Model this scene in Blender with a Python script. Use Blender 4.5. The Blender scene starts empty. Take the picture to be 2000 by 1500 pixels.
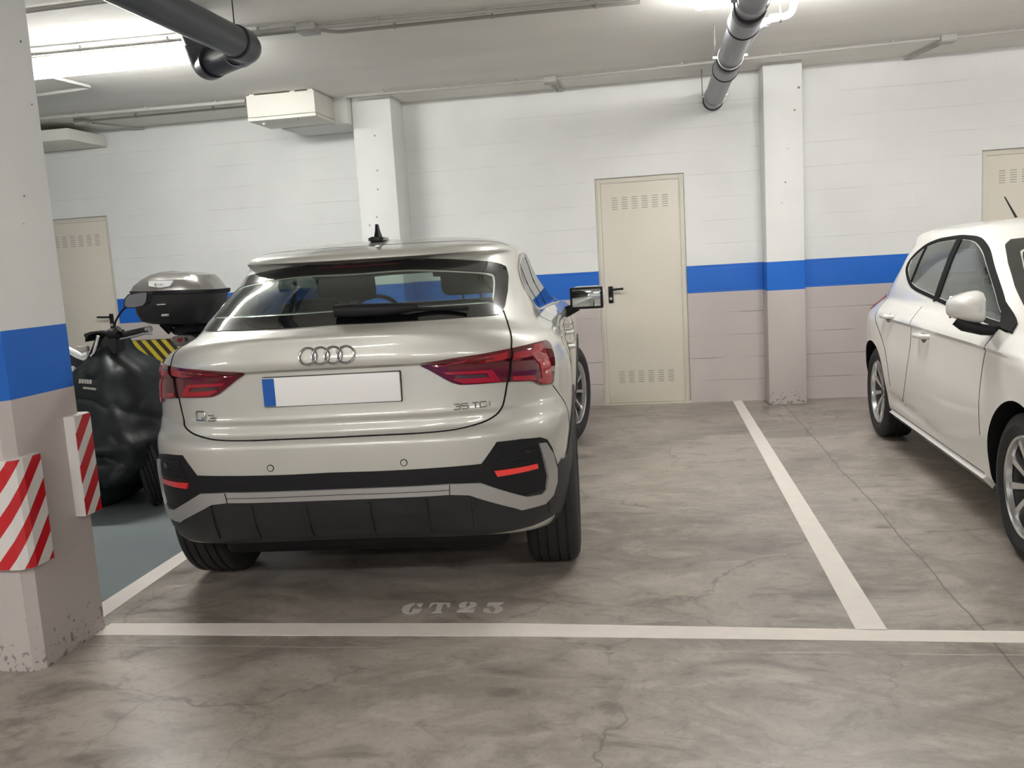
import bpy, bmesh, math, random
from mathutils import Vector, Matrix, noise
from mathutils.bvhtree import BVHTree
from mathutils.geometry import tessellate_polygon
from math import sin, cos, pi, radians, sqrt
random.seed(7)
SC = bpy.context.scene
COL = SC.collection

# ------------------------------------------------------------ camera, exposure, world
FPX = 1730.0
CAM_H = 1.345
R0 = Vector((0.98625011, 0.15410364, -0.05968902))      # camera right in the world
R1 = Vector((-0.03733361, -0.14408398, -0.98886096))    # camera down
R2 = Vector((-0.16098731, 0.97749265, -0.1363496))      # camera forward
CAMPOS = Vector((0, 0, CAM_H))
cd = bpy.data.cameras.new('camera'); cam = bpy.data.objects.new('camera', cd); COL.objects.link(cam)
cd.sensor_fit = 'HORIZONTAL'; cd.sensor_width = 36; cd.lens = 36 * FPX / 2000; cd.clip_start = .05; cd.clip_end = 60
m3 = Matrix((R0, -R1, -R2)).transposed()
cam.matrix_world = Matrix.Translation(CAMPOS) @ m3.to_4x4()
SC.camera = cam
SC.view_settings.view_transform = 'Standard'; SC.view_settings.look = 'None'
SC.view_settings.exposure = 0.62; SC.view_settings.gamma = 1.0
SC.view_settings.use_curve_mapping = False
w = bpy.data.worlds.new('world'); SC.world = w; w.use_nodes = True
w.node_tree.nodes['Background'].inputs[0].default_value = (.9, .95, 1, 1)
w.node_tree.nodes['Background'].inputs[1].default_value = 0.05
TUBE_POWER = 62.0

def ray(px, py):
    return (R0 * ((px - 1000) / FPX) + R1 * ((py - 750) / FPX) + R2).normalized()
def at_z(px, py, z):
    d = ray(px, py); return CAMPOS + d * ((z - CAM_H) / d.z)
def at_y(px, py, y):
    d = ray(px, py); return CAMPOS + d * (y / d.y)
def at_x(px, py, x):
    d = ray(px, py); return CAMPOS + d * (x / d.x)

# ------------------------------------------------------------ materials
def mat(name, color, rough=.5, metal=0., coat=0., spec=.5, emit=None, estr=0, trans=0, flake=0):
    m = bpy.data.materials.new(name); m.use_nodes = True
    b = m.node_tree.nodes['Principled BSDF']
    b.inputs['Base Color'].default_value = (*color, 1)
    b.inputs['Roughness'].default_value = rough; b.inputs['Metallic'].default_value = metal
    b.inputs['Coat Weight'].default_value = coat; b.inputs['Coat Roughness'].default_value = .04
    b.inputs['Specular IOR Level'].default_value = spec
    if emit: b.inputs['Emission Color'].default_value = (*emit, 1); b.inputs['Emission Strength'].default_value = estr
    return m
def nd(m, t, **kw):
    n = m.node_tree.nodes.new(t)
    for k, v in kw.items(): setattr(n, k, v)
    return n
def lk(m, a, b): m.node_tree.links.new(a, b)
def add_noise(m, scale=8, amt=.12, rough_amt=0, bump=0, bscale=60, detail=6, stretch=(1, 1, 1)):
    """vary base colour, roughness and bump with noise in object space"""
    b = m.node_tree.nodes['Principled BSDF']
    tc = nd(m, 'ShaderNodeTexCoord'); mp = nd(m, 'ShaderNodeMapping'); mp.inputs['Scale'].default_value = stretch
    lk(m, tc.outputs['Object'], mp.inputs['Vector'])
    n = nd(m, 'ShaderNodeTexNoise'); n.inputs['Scale'].default_value = scale; n.inputs['Detail'].default_value = detail
    lk(m, mp.outputs[0], n.inputs['Vector'])
    c = tuple(b.inputs['Base Color'].default_value)
    r = nd(m, 'ShaderNodeMix', data_type='RGBA')
    r.inputs['A'].default_value = tuple(x * (1 - amt) for x in c[:3]) + (1,)
    r.inputs['B'].default_value = tuple(min(1, x * (1 + amt)) for x in c[:3]) + (1,)
    lk(m, n.outputs['Fac'], r.inputs['Factor']); lk(m, r.outputs['Result'], b.inputs['Base Color'])
    if bump:
        n2 = nd(m, 'ShaderNodeTexNoise'); n2.inputs['Scale'].default_value = bscale; n2.inputs['Detail'].default_value = 4
        lk(m, mp.outputs[0], n2.inputs['Vector'])
        bp = nd(m, 'ShaderNodeBump'); bp.inputs['Strength'].default_value = bump; bp.inputs['Distance'].default_value = .01
        lk(m, n2.outputs['Fac'], bp.inputs['Height']); lk(m, bp.outputs[0], b.inputs['Normal'])
    return m
def paint_car(name, col, metal):
    m = mat(name, col, .46, metal, 1.0)
    b = m.node_tree.nodes['Principled BSDF']; b.inputs['Coat Roughness'].default_value = .03
    return m
M = {}
M['dew'] = paint_car('silver_green_paint', (.60, .60, .555), .35)
M['white'] = paint_car('white_paint', (.80, .79, .755), .0)
M['tailtrim'] = mat('satin_silver_trim', (.50, .50, .50), .38, .6)
M['clad'] = add_noise(mat('dark_cladding', (.015, .016, .018), .5), 60, .1)
M['blackgloss'] = mat('black_gloss', (.006, .006, .007), .06, 0, .6)
M['blackmatte'] = mat('black_plastic', (.012, .012, .014), .5, spec=.25)
M['gap'] = mat('panel_gap', (.008, .008, .008), .8, spec=.15)
M['rubber'] = add_noise(mat('rubber', (.022, .022, .024), .72), 40, .15, bump=.2, bscale=120)
M['alloy'] = mat('alloy', (.62, .62, .62), .25, .9)
M['alloydark'] = mat('brake_metal', (.12, .12, .12), .5, .8)
M['chrome'] = mat('chrome', (.75, .75, .75), .12, 1.)
M['badge'] = mat('badge_chrome', (.42, .42, .42), .2, 1.)
M['lampdark'] = mat('lamp_dark_red', (.11, .003, .008), .08, 0, 1.)
M['lampred'] = mat('lamp_red', (.38, .008, .022), .12, 0, 1.)
M['lampclear'] = mat('lamp_smoke', (.10, .05, .055), .1, .3, 1.)
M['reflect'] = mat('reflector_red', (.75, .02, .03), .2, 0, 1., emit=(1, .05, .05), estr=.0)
M['refl_lit_tone'] = mat('reflector_painted_lit', (.95, .06, .05), .18, 0, 1.)  # brighter copy of the reflector red, caught light put into the colour
M['interior'] = add_noise(mat('interior_fabric', (.022, .022, .025), .85), 50, .2)
M['plate'] = mat('plate_white', (.94, .94, .94), .35)
M['plateblue'] = mat('plate_blue', (.01, .10, .42), .35)
M['mirrorglass'] = mat('mirror_glass', (.55, .58, .58), .03, 1.)
def glass(name, tint, gl=.9):
    m = bpy.data.materials.new(name); m.use_nodes = True; nt = m.node_tree
    nt.nodes.remove(nt.nodes['Principled BSDF'])
    tr = nd(m, 'ShaderNodeBsdfTransparent'); tr.inputs[0].default_value = (*tint, 1)
    g = nd(m, 'ShaderNodeBsdfGlossy'); g.inputs['Roughness'].default_value = .02
    g.inputs[0].default_value = (gl, gl, gl, 1)
    lw = nd(m, 'ShaderNodeLayerWeight'); lw.inputs[0].default_value = .5
    pw = nd(m, 'ShaderNodeMath', operation='POWER'); lk(m, lw.outputs['Facing'], pw.inputs[0]); pw.inputs[1].default_value = 5
    fr = nd(m, 'ShaderNodeMath', operation='MULTIPLY_ADD'); lk(m, pw.outputs[0], fr.inputs[0]); fr.inputs[1].default_value = .80; fr.inputs[2].default_value = .06
    mx = nd(m, 'ShaderNodeMixShader')
    lk(m, fr.outputs[0], mx.inputs[0]); lk(m, tr.outputs[0], mx.inputs[1]); lk(m, g.outputs[0], mx.inputs[2])
    lk(m, mx.outputs[0], nt.nodes['Material Output'].inputs[0])
    return m
M['glass_rear'] = glass('tinted_rear_glass', (.86, .93, .90))
M['glass_side'] = glass('side_glass', (.88, .93, .91))
M['glass_priv'] = glass('privacy_glass', (.40, .43, .42))

# wall: painted blocks, grey dado, blue band, white above
def wall_mat(name, blocks=True):
    m = mat(name, (.8, .8, .8), .55); b = m.node_tree.nodes['Principled BSDF']
    g = nd(m, 'ShaderNodeNewGeometry'); sp = nd(m, 'ShaderNodeSeparateXYZ'); lk(m, g.outputs['Position'], sp.inputs[0])
    def gt(th):
        n = nd(m, 'ShaderNodeMath', operation='GREATER_THAN'); lk(m, sp.outputs['Z'], n.inputs[0]); n.inputs[1].default_value = th; return n
    a = nd(m, 'ShaderNodeMix', data_type='RGBA'); a.inputs['A'].default_value = (.54, .485, .470, 1); a.inputs['B'].default_value = (.002, .125, .56, 1)
    lk(m, gt(.976).outputs[0], a.inputs['Factor'])
    c = nd(m, 'ShaderNodeMix', data_type='RGBA'); c.inputs['B'].default_value = (.80, .81, .80, 1)
    lk(m, a.outputs['Result'], c.inputs['A']); lk(m, gt(1.215).outputs[0], c.inputs['Factor'])
    n = nd(m, 'ShaderNodeTexNoise'); n.inputs['Scale'].default_value = 1.3; n.inputs['Detail'].default_value = 8
    lk(m, g.outputs['Position'], n.inputs['Vector'])
    rp = nd(m, 'ShaderNodeMapRange'); lk(m, n.outputs['Fac'], rp.inputs[0])
    rp.inputs[1].default_value = .3; rp.inputs[2].default_value = .7; rp.inputs[3].default_value = .93; rp.inputs[4].default_value = 1.04
    v = nd(m, 'ShaderNodeVectorMath', operation='SCALE'); lk(m, c.outputs['Result'], v.inputs[0]); lk(m, rp.outputs[0], v.inputs['Scale'])
    last = v.outputs[0]
    n2 = nd(m, 'ShaderNodeTexNoise'); n2.inputs['Scale'].default_value = 45; n2.inputs['Detail'].default_value = 5
    lk(m, g.outputs['Position'], n2.inputs['Vector'])
    bp = nd(m, 'ShaderNodeBump'); bp.inputs['Strength'].default_value = .12; bp.inputs['Distance'].default_value = .01
    lk(m, n2.outputs['Fac'], bp.inputs['Height'])
    if not blocks:
        # scuffed paint along the foot of the column
        sn = nd(m, 'ShaderNodeTexNoise'); sn.inputs['Scale'].default_value = 48; sn.inputs['Detail'].default_value = 6; lk(m, g.outputs['Position'], sn.inputs['Vector'])
        zf = nd(m, 'ShaderNodeMapRange'); lk(m, sp.outputs['Z'], zf.inputs[0]); zf.inputs[1].default_value = 0; zf.inputs[2].default_value = .30; zf.inputs[3].default_value = .15; zf.inputs[4].default_value = -.12
        sa = nd(m, 'ShaderNodeMath', operation='ADD'); lk(m, sn.outputs['Fac'], sa.inputs[0]); lk(m, zf.outputs[0], sa.inputs[1])
        sr = nd(m, 'ShaderNodeMapRange'); lk(m, sa.outputs[0], sr.inputs[0]); sr.inputs[1].default_value = .66; sr.inputs[2].default_value = .74; sr.inputs[4].default_value = .7
        sx = nd(m, 'ShaderNodeMix', data_type='RGBA'); lk(m, sr.outputs[0], sx.inputs['Factor']); lk(m, last, sx.inputs['A']); sx.inputs['B'].default_value = (.12, .10, .09, 1); last = sx.outputs['Result']
    if blocks:
        cb = nd(m, 'ShaderNodeCombineXYZ'); lk(m, sp.outputs['X'], cb.inputs[0]); lk(m, sp.outputs['Z'], cb.inputs[1])
        # joints wobble a little
        wn = nd(m, 'ShaderNodeTexNoise'); wn.inputs['Scale'].default_value = 1.8
        lk(m, cb.outputs[0], wn.inputs['Vector'])
        ws = nd(m, 'ShaderNodeVectorMath', operation='SCALE'); lk(m, wn.outputs['Color'], ws.inputs[0]); ws.inputs['Scale'].default_value = .012
        wa = nd(m, 'ShaderNodeVectorMath', operation='ADD'); lk(m, cb.outputs[0], wa.inputs[0]); lk(m, ws.outputs[0], wa.inputs[1])
        br = nd(m, 'ShaderNodeTexBrick'); lk(m, wa.outputs[0], br.inputs['Vector'])
        br.inputs['Scale'].default_value = 1; br.inputs['Brick Width'].default_value = .4; br.inputs['Row Height'].default_value = .2
        br.inputs['Mortar Size'].default_value = .0035; br.inputs['Mortar Smooth'].default_value = .6
        # only the horizontal joints show clearly
        fz = nd(m, 'ShaderNodeSeparateXYZ'); lk(m, wa.outputs[0], fz.inputs[0])
        md = nd(m, 'ShaderNodeMath', operation='PINGPONG'); lk(m, fz.outputs['Y'], md.inputs[0]); md.inputs[1].default_value = .1
        mr = nd(m, 'ShaderNodeMapRange'); lk(m, md.outputs[0], mr.inputs[0]); mr.inputs[1].default_value = 0; mr.inputs[2].default_value = .006
        mr.inputs[3].default_value = 1; mr.inputs[4].default_value = 0
        jn = nd(m, 'ShaderNodeTexNoise'); jn.inputs['Scale'].default_value = 2.2; lk(m, cb.outputs[0], jn.inputs['Vector'])
        jr = nd(m, 'ShaderNodeMapRange'); lk(m, jn.outputs['Fac'], jr.inputs[0]); jr.inputs[1].default_value = .38; jr.inputs[2].default_value = .62
        jm = nd(m, 'ShaderNodeMath', operation='MULTIPLY'); lk(m, mr.outputs[0], jm.inputs[0]); lk(m, jr.outputs[0], jm.inputs[1])
        # joints are crisper in the grey dado than in the white paint
        dz = nd(m, 'ShaderNodeMapRange'); lk(m, sp.outputs['Z'], dz.inputs[0]); dz.inputs[1].default_value = .95; dz.inputs[2].default_value = 1.0
        dz.inputs[3].default_value = .62; dz.inputs[4].default_value = .07
        jd = nd(m, 'ShaderNodeMath', operation='MULTIPLY'); lk(m, jm.outputs[0], jd.inputs[0]); lk(m, dz.outputs[0], jd.inputs[1])
        inv = nd(m, 'ShaderNodeMath', operation='SUBTRACT'); inv.inputs[0].default_value = 1; lk(m, jd.outputs[0], inv.inputs[1])
        v2 = nd(m, 'ShaderNodeVectorMath', operation='SCALE'); lk(m, last, v2.inputs[0]); lk(m, inv.outputs[0], v2.inputs['Scale']); last = v2.outputs[0]
        b2 = nd(m, 'ShaderNodeBump'); b2.inputs['Strength'].default_value = .5; b2.inputs['Distance'].default_value = .004; b2.invert = True
        lk(m, jm.outputs[0], b2.inputs['Height']); lk(m, bp.outputs[0], b2.inputs['Normal'])
        b3 = nd(m, 'ShaderNodeBump'); b3.inputs['Strength'].default_value = .10; b3.inputs['Distance'].default_value = .004; b3.invert = True
        lk(m, br.outputs['Fac'], b3.inputs['Height']); lk(m, b2.outputs[0], b3.inputs['Normal']); bp = b3
    lk(m, last, b.inputs['Base Color']); lk(m, bp.outputs[0], b.inputs['Normal'])
    return m
M['wall'] = wall_mat('painted_block_wall'); M['column'] = wall_mat('painted_concrete', False)
M['ceil'] = add_noise(mat('ceiling_concrete', (.80, .785, .74), .85), 1.6, .10, bump=.25, bscale=7, stretch=(.6, 1.6, 1))
M['beamwhite'] = add_noise(mat('white_concrete', (.74, .74, .72), .8), 4, .05, bump=.2, bscale=20)
M['door'] = add_noise(mat('cream_door', (.70, .655, .57), .45), 3, .03)
M['doorframe'] = mat('cream_frame', (.66, .63, .55), .45)
M['slot'] = mat('vent_slot', (.25, .235, .20), .8)
M['line'] = add_noise(mat('road_paint', (.84, .78, .72), .5), 14, .07, bump=.1, bscale=80)
M['stencil'] = add_noise(mat('stencil_paint', (.60, .57, .55), .5), 30, .10)
M['conduit'] = mat('conduit_grey', (.40, .395, .37), .5)
M['conduitlight'] = mat('conduit_painted', (.44, .43, .41), .6)
M['boxcream'] = mat('metal_box', (.70, .69, .63), .5)
M['tube'] = mat('fluorescent_diffuser', (1, 1, 1), .5, emit=(1.0, .985, .95), estr=TUBE_POWER)
M['pipedark'] = mat('dark_pipe', (.055, .06, .07), .35)
M['pipegrey'] = add_noise(mat('grey_pipe', (.25, .25, .275), .4), 5, .05)
M['pipelight'] = mat('light_pipe', (.62, .62, .64), .4)
M['black'] = mat('black_rubber_seal', (.015, .015, .02), .5)
M['rod'] = mat('steel_rod', (.25, .25, .25), .4, .8)
M['rwwhite'] = mat('foam_white', (.74, .72, .70), .35); M['rwred'] = mat('foam_red', (.52, .008, .016), .25)
M['byyellow'] = mat('foam_yellow', (.58, .46, .03), .5); M['byblack'] = mat('foam_black', (.035, .028, .02), .5)
M['apron'] = add_noise(mat('apron_fabric', (.008, .011, .013), .45, spec=.28), 9, .3, bump=.25, bscale=7)
M['lidsilver'] = mat('lid_silver', (.32, .31, .30), .22, .8)
M['scootblack'] = mat('scooter_plastic', (.018, .018, .02), .35)

def floor_mat():
    m = mat('polished_concrete', (.3, .28, .26), .4); b = m.node_tree.nodes['Principled BSDF']
    g = nd(m, 'ShaderNodeNewGeometry'); sp = nd(m, 'ShaderNodeSeparateXYZ'); lk(m, g.outputs['Position'], sp.inputs[0])
    def ns(scale, detail, rough=.55, dist=0, st=(1, 1, 1)):
        mp = nd(m, 'ShaderNodeMapping'); mp.inputs['Scale'].default_value = st; lk(m, g.outputs['Position'], mp.inputs[0])
        n = nd(m, 'ShaderNodeTexNoise'); n.inputs['Scale'].default_value = scale; n.inputs['Detail'].default_value = detail
        n.inputs['Roughness'].default_value = rough; n.inputs['Distortion'].default_value = dist
        lk(m, mp.outputs[0], n.inputs['Vector']); return n
    def rng(src, a, c, d=0, e=1):
        r = nd(m, 'ShaderNodeMapRange'); lk(m, src, r.inputs[0]); r.inputs[1].default_value = a; r.inputs[2].default_value = c
        r.inputs[3].default_value = d; r.inputs[4].default_value = e; return r.outputs[0]
    def mix(fac, A, B):
        x = nd(m, 'ShaderNodeMix', data_type='RGBA'); lk(m, fac, x.inputs['Factor'])
        for nme, v in (('A', A), ('B', B)):
            if isinstance(v, tuple): x.inputs[nme].default_value = (*v, 1)
            else: lk(m, v, x.inputs[nme])
        return x.outputs['Result']
    def mul(a, bb):
        x = nd(m, 'ShaderNodeMath', operation='MULTIPLY')
        for i, v in enumerate((a, bb)):
            if isinstance(v, (int, float)): x.inputs[i].default_value = v
            else: lk(m, v, x.inputs[i])
        return x.outputs[0]
    big = ns(.9, 10, .62, .6, (1, 1.5, 1)); mid = ns(3.2, 10, .66, 1.2, (.75, 1.35, 1)); fine = ns(38, 5, .7)
    c = mix(rng(big.outputs['Fac'], .35, .66), (.240, .212, .184), (.430, .383, .335))
    c = mix(mul(rng(mid.outputs['Fac'], .50, .68), .7), c, (.52, .47, .42))
    c = mix(mul(rng(mid.outputs['Fac'], .46, .32), .75), c, (.13, .11, .094))
    c = mix(mul(rng(fine.outputs['Fac'], .52, .76), .38), c, (.12, .105, .09))
    sm = ns(8.5, 8, .7, .8, (.8, 1.2, 1)); c = mix(mul(rng(sm.outputs['Fac'], .54, .70), .55), c, (.15, .128, .108)); c = mix(mul(rng(sm.outputs['Fac'], .42, .30), .35), c, (.56, .51, .455))
    # brown stain patches
    st = ns(1.1, 4, .5, .3); c = mix(mul(rng(st.outputs['Fac'], .66, .78), .5), c, (.16, .10, .05))
    # hair cracks
    wp = ns(1.6, 5, .6); sc = nd(m, 'ShaderNodeVectorMath', operation='SCALE'); lk(m, wp.outputs['Color'], sc.inputs[0]); sc.inputs['Scale'].default_value = .55
    ad = nd(m, 'ShaderNodeVectorMath', operation='ADD'); lk(m, g.outputs['Position'], ad.inputs[0]); lk(m, sc.outputs[0], ad.inputs[1])
    vo = nd(m, 'ShaderNodeTexVoronoi', feature='DISTANCE_TO_EDGE'); vo.inputs['Scale'].default_value = .85; lk(m, ad.outputs[0], vo.inputs['Vector'])
    msk = ns(.8, 3); crack = mul(rng(vo.outputs['Distance'], .008, 0), rng(msk.outputs['Fac'], .42, .56))
    c = mix(mul(crack, .55), c, (.07, .06, .05))
    # saw-cut joints
    def joint(axis, pos, w0):
        s = nd(m, 'ShaderNodeMath', operation='SUBTRACT'); lk(m, sp.outputs[axis], s.inputs[0]); s.inputs[1].default_value = pos
        wob = nd(m, 'ShaderNodeMath', operation='ADD'); lk(m, s.outputs[0], wob.inputs[0]); lk(m, rng(wp.outputs['Fac'], 0, 1, -.03, .03), wob.inputs[1])
        a = nd(m, 'ShaderNodeMath', operation='ABSOLUTE'); lk(m, wob.outputs[0], a.inputs[0]); return rng(a.outputs[0], w0, w0 * .5)
    jm = ns(5, 3); j = mul(joint('Y', 2.905, .006), rng(jm.outputs['Fac'], .4, .5)); c = mix(mul(j, .7), c, (.47, .43, .38))
    j2 = joint('X', 1.07, .0055); c = mix(mul(j2, .65), c, (.10, .088, .075))
    j3 = joint('Y', -1.6, .006); c = mix(mul(j3, .6), c, (.12, .1, .09))
    # skid marks of tyres in the aisle
    tw = ns(.5, 2); w1 = nd(m, 'ShaderNodeTexWave', wave_type='BANDS'); mp = nd(m, 'ShaderNodeMapping'); mp.inputs['Rotation'].default_value = (0, 0, radians(52))
    lk(m, ad.outputs[0], mp.inputs[0]); lk(m, mp.outputs[0], w1.inputs[0]); w1.inputs['Scale'].default_value = .45; w1.inputs['Distortion'].default_value = 2
    ln = nd(m, 'ShaderNodeMath', operation='LESS_THAN'); lk(m, sp.outputs['Y'], ln.inputs[0]); ln.inputs[1].default_value = 2.85
    c = mix(mul(mul(mul(rng(w1.outputs['Fac'], .988, .999), .22), rng(msk.outputs['Fac'], .42, .6)), ln.outputs[0]), c, (.06, .05, .045))
    # blue-grey epoxy in the left bay
    lx = nd(m, 'ShaderNodeMath', operation='LESS_THAN'); lk(m, sp.outputs['X'], lx.inputs[0]); lx.inputs[1].default_value = -2.37
    gy = nd(m, 'ShaderNodeMath', operation='GREATER_THAN'); lk(m, sp.outputs['Y'], gy.inputs[0]); gy.inputs[1].default_value = 3.06
    ep = mul(lx.outputs[0], gy.outputs[0])
    epc = mix(rng(big.outputs['Fac'], .3, .7), (.195, .235, .245), (.255, .295, .302))
    c = mix(ep, c, epc)
    lk(m, c, b.inputs['Base Color'])
    r = rng(mid.outputs['Fac'], .3, .7, .30, .47)
    rr = nd(m, 'ShaderNodeMix', data_type='FLOAT'); lk(m, ep, rr.inputs['Factor']); lk(m, r, rr.inputs['A']); rr.inputs['B'].default_value = .30
    lk(m, rr.outputs['Result'], b.inputs['Roughness'])
    bp = nd(m, 'ShaderNodeBump'); bp.inputs['Strength'].default_value = .10; bp.inputs['Distance'].default_value = .006
    lk(m, mid.outputs['Fac'], bp.inputs['Height']); lk(m, bp.outputs[0], b.inputs['Normal'])
    return m
M['floor'] = floor_mat()

# ------------------------------------------------------------ mesh helpers
def link(name, me, m, parent=None, smooth=True, ang=35):
    o = bpy.data.objects.new(name, me); COL.objects.link(o)
    if m: me.materials.append(m if not isinstance(m, str) else M[m])
    if smooth:
        me.polygons.foreach_set('use_smooth', [True] * len(me.polygons))
        me.set_sharp_from_angle(angle=radians(ang))
    if parent: o.parent = parent
    return o
def mk(name, vs, fs, m, parent=None, smooth=True, ang=35):
    me = bpy.data.meshes.new(name); me.from_pydata([tuple(v) for v in vs], [], fs); me.update()
    return link(name, me, m, parent, smooth, ang)
def from_bm(name, bm, m, parent=None, smooth=True, ang=35):
    bmesh.ops.recalc_face_normals(bm, faces=bm.faces[:])
    me = bpy.data.meshes.new(name); bm.to_mesh(me); bm.free(); return link(name, me, m, parent, smooth, ang)
def add_box(bm, lo, hi, bev=0, seg=2, mtx=None):
    r = bmesh.ops.create_cube(bm, size=1); vs = r['verts']
    for v in vs:
        v.co = Vector([(lo[i] + hi[i]) / 2 + v.co[i] * (hi[i] - lo[i]) for i in range(3)])
    if bev:
        es = list({e for v in vs for e in v.link_edges})
        rr = bmesh.ops.bevel(bm, geom=es, offset=bev, segments=seg, affect='EDGES', profile=.5)
        vs = list({v for v in rr['verts']} | {v for v in vs if v.is_valid})
    if mtx is not None:
        for v in vs: v.co = mtx @ v.co
    return vs
def box(name, lo, hi, m, parent=None, bev=0, seg=2, mtx=None):
    bm = bmesh.new(); add_box(bm, lo, hi, bev, seg, mtx); return from_bm(name, bm, m, parent)
def frame_of(d):
    d = d.normalized(); a = Vector((0, 0, 1)) if abs(d.z) < .9 else Vector((1, 0, 0))
    x = d.cross(a).normalized(); return x, d.cross(x).normalized()
def add_tube(bm, pts, r, n=12, cap=True):
    pts = [Vector(p) for p in pts]; rs = r if isinstance(r, (list, tuple)) else [r] * len(pts)
    rings = []; d0 = (pts[1] - pts[0]).normalized(); x, y = frame_of(d0)
    for i, p in enumerate(pts):
        d = ((pts[min(i + 1, len(pts) - 1)] - pts[max(i - 1, 0)])).normalized()
        x = (x - d * x.dot(d)).normalized(); y = d.cross(x)
        rings.append([bm.verts.new(p + (x * cos(2 * pi * k / n) + y * sin(2 * pi * k / n)) * rs[i]) for k in range(n)])
    for a, b in zip(rings, rings[1:]):
        for k in range(n): bm.faces.new((a[k], a[(k + 1) % n], b[(k + 1) % n], b[k]))
    if cap: bm.faces.new(rings[0][::-1]); bm.faces.new(rings[-1])
def tube(name, pts, r, m, parent=None, n=12):
    bm = bmesh.new(); add_tube(bm, pts, r, n); return from_bm(name, bm, m, parent)
def bend(pts, rad=.1, n=6):
    """round the corners of a polyline"""
    pts = [Vector(p) for p in pts]; out = [pts[0]]
    for i in range(1, len(pts) - 1):
        a = (pts[i - 1] - pts[i]); b = (pts[i + 1] - pts[i]); ra = min(rad, a.length * .49, b.length * .49)
        p0 = pts[i] + a.normalized() * ra; p2 = pts[i] + b.normalized() * ra
        for k in range(n + 1):
            t = k / n; out.append(p0 * (1 - t) ** 2 + pts[i] * 2 * t * (1 - t) + p2 * t * t)
    out.append(pts[-1]); return out
def add_lathe(bm, prof, n=48, axis='X', mtx=None, closed=False):
    """prof: (radius, along)"""
    rings = []
    for r, a in prof:
        ring = []
        for k in range(n):
            c, s = cos(2 * pi * k / n) * r, sin(2 * pi * k / n) * r
            p = Vector((a, c, s)) if axis == 'X' else (Vector((c, a, s)) if axis == 'Y' else Vector((c, s, a)))
            if mtx is not None: p = mtx @ p
            ring.append(bm.verts.new(p))
        rings.append(ring)
    pr = list(zip(rings, rings[1:])) + ([(rings[-1], rings[0])] if closed else [])
    for a, b in pr:
        for k in range(n): bm.faces.new((a[k], a[(k + 1) % n], b[(k + 1) % n], b[k]))
    if not closed: bm.faces.new(rings[0][::-1]); bm.faces.new(rings[-1])
def lathe(name, prof, m, parent=None, n=48, axis='X', mtx=None, closed=False, ang=35):
    bm = bmesh.new(); add_lathe(bm, prof, n, axis, mtx, closed); return from_bm(name, bm, m, parent, ang=ang)
def empty(name, loc=(0, 0, 0), rz=0):
    o = bpy.data.objects.new(name, None); COL.objects.link(o); o.location = loc; o.rotation_euler = (0, 0, rz); o.empty_display_size = .1; return o
def tag(o, label, cat, group=None, kind=None):
    if label: o['label'] = label
    if cat: o['category'] = cat
    if group: o['group'] = group
    if kind: o['kind'] = kind
    return o
def struct(o): o['kind'] = 'structure'; return o

# ------------------------------------------------------------ room shell
WY = 8.0; CZ = 2.82; XL = -8.2; XR = 7.6; YB = -6.0
struct(box('floor', (XL - .2, YB - .2, -.2), (XR + .2, WY + .2, 0), 'floor'))
struct(box('ceiling', (XL - .2, YB - .2, CZ), (XR + .2, WY + .2, CZ + .2), 'ceil'))
DOORS = [(-5.93, -5.18), (-.475, .30), (2.715, 3.49)]; DH = 2.022
bm = bmesh.new(); x = XL
for a, b in DOORS:
    add_box(bm, (x, WY, -.01), (a, WY + .2, CZ + .01)); add_box(bm, (a, WY, DH), (b, WY + .2, CZ + .01)); x = b
add_box(bm, (x, WY, -.01), (XR, WY + .2, CZ + .01))
struct(from_bm('wall_back', bm, 'wall', smooth=False))
struct(box('wall_left', (XL - .2, YB, -.01), (XL, WY + .2, CZ + .01), 'column'))
struct(box('wall_right', (XR, YB, -.01), (XR + .2, WY + .2, CZ + .01), 'column'))
struct(box('wall_front', (XL - .2, YB - .2, -.01), (XR + .2, YB, CZ + .01), 'wall'))
def rough_box(name, lo, hi, m, bev=.012):
    bm = bmesh.new(); add_box(bm, lo, hi, bev, 2); return from_bm(name, bm, m)
def thing_col(o, label): return tag(o, label, 'pillar')
thing_col(rough_box('concrete_pillar', (-2.51, 7.6, 0), (-2.16, WY + .02, CZ), 'column', .01), 'painted pillar on the back wall beside the metal ceiling box, behind the silver car')
thing_col(rough_box('concrete_pillar', (.945, 7.72, 0), (1.255, WY + .02, CZ), 'column', .01), 'narrow painted pillar on the back wall to the right of the cream door')
# chipped edge and small holes in the far-left pillar are dark plugs
def holes(parent, pts):
    bm = bmesh.new()
    for x, y, z, r in pts: add_lathe(bm, [(r, y - .003), (r * .9, y + .004)], 10, 'Y', Matrix.Translation((x, 0, z)))
    return from_bm('drill_hole', bm, 'slot', parent)
P0 = bpy.data.objects['concrete_pillar']; P1 = bpy.data.objects['concrete_pillar.001']
holes(P0, [(at_y(px, py, 7.6).x, 7.6, at_y(px, py, 7.6).z, .007) for px, py in ((736, 424), (722, 440), (732, 265), (737, 333), (738, 370))])
holes(P1, [(at_y(px, py, 7.72).x, 7.72, at_y(px, py, 7.72).z, r) for px, py, r in ((1560, 171, .01), (1552, 215, .008), (1534, 356, .007), (1538, 290, .004), (1527, 396, .004))])
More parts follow.
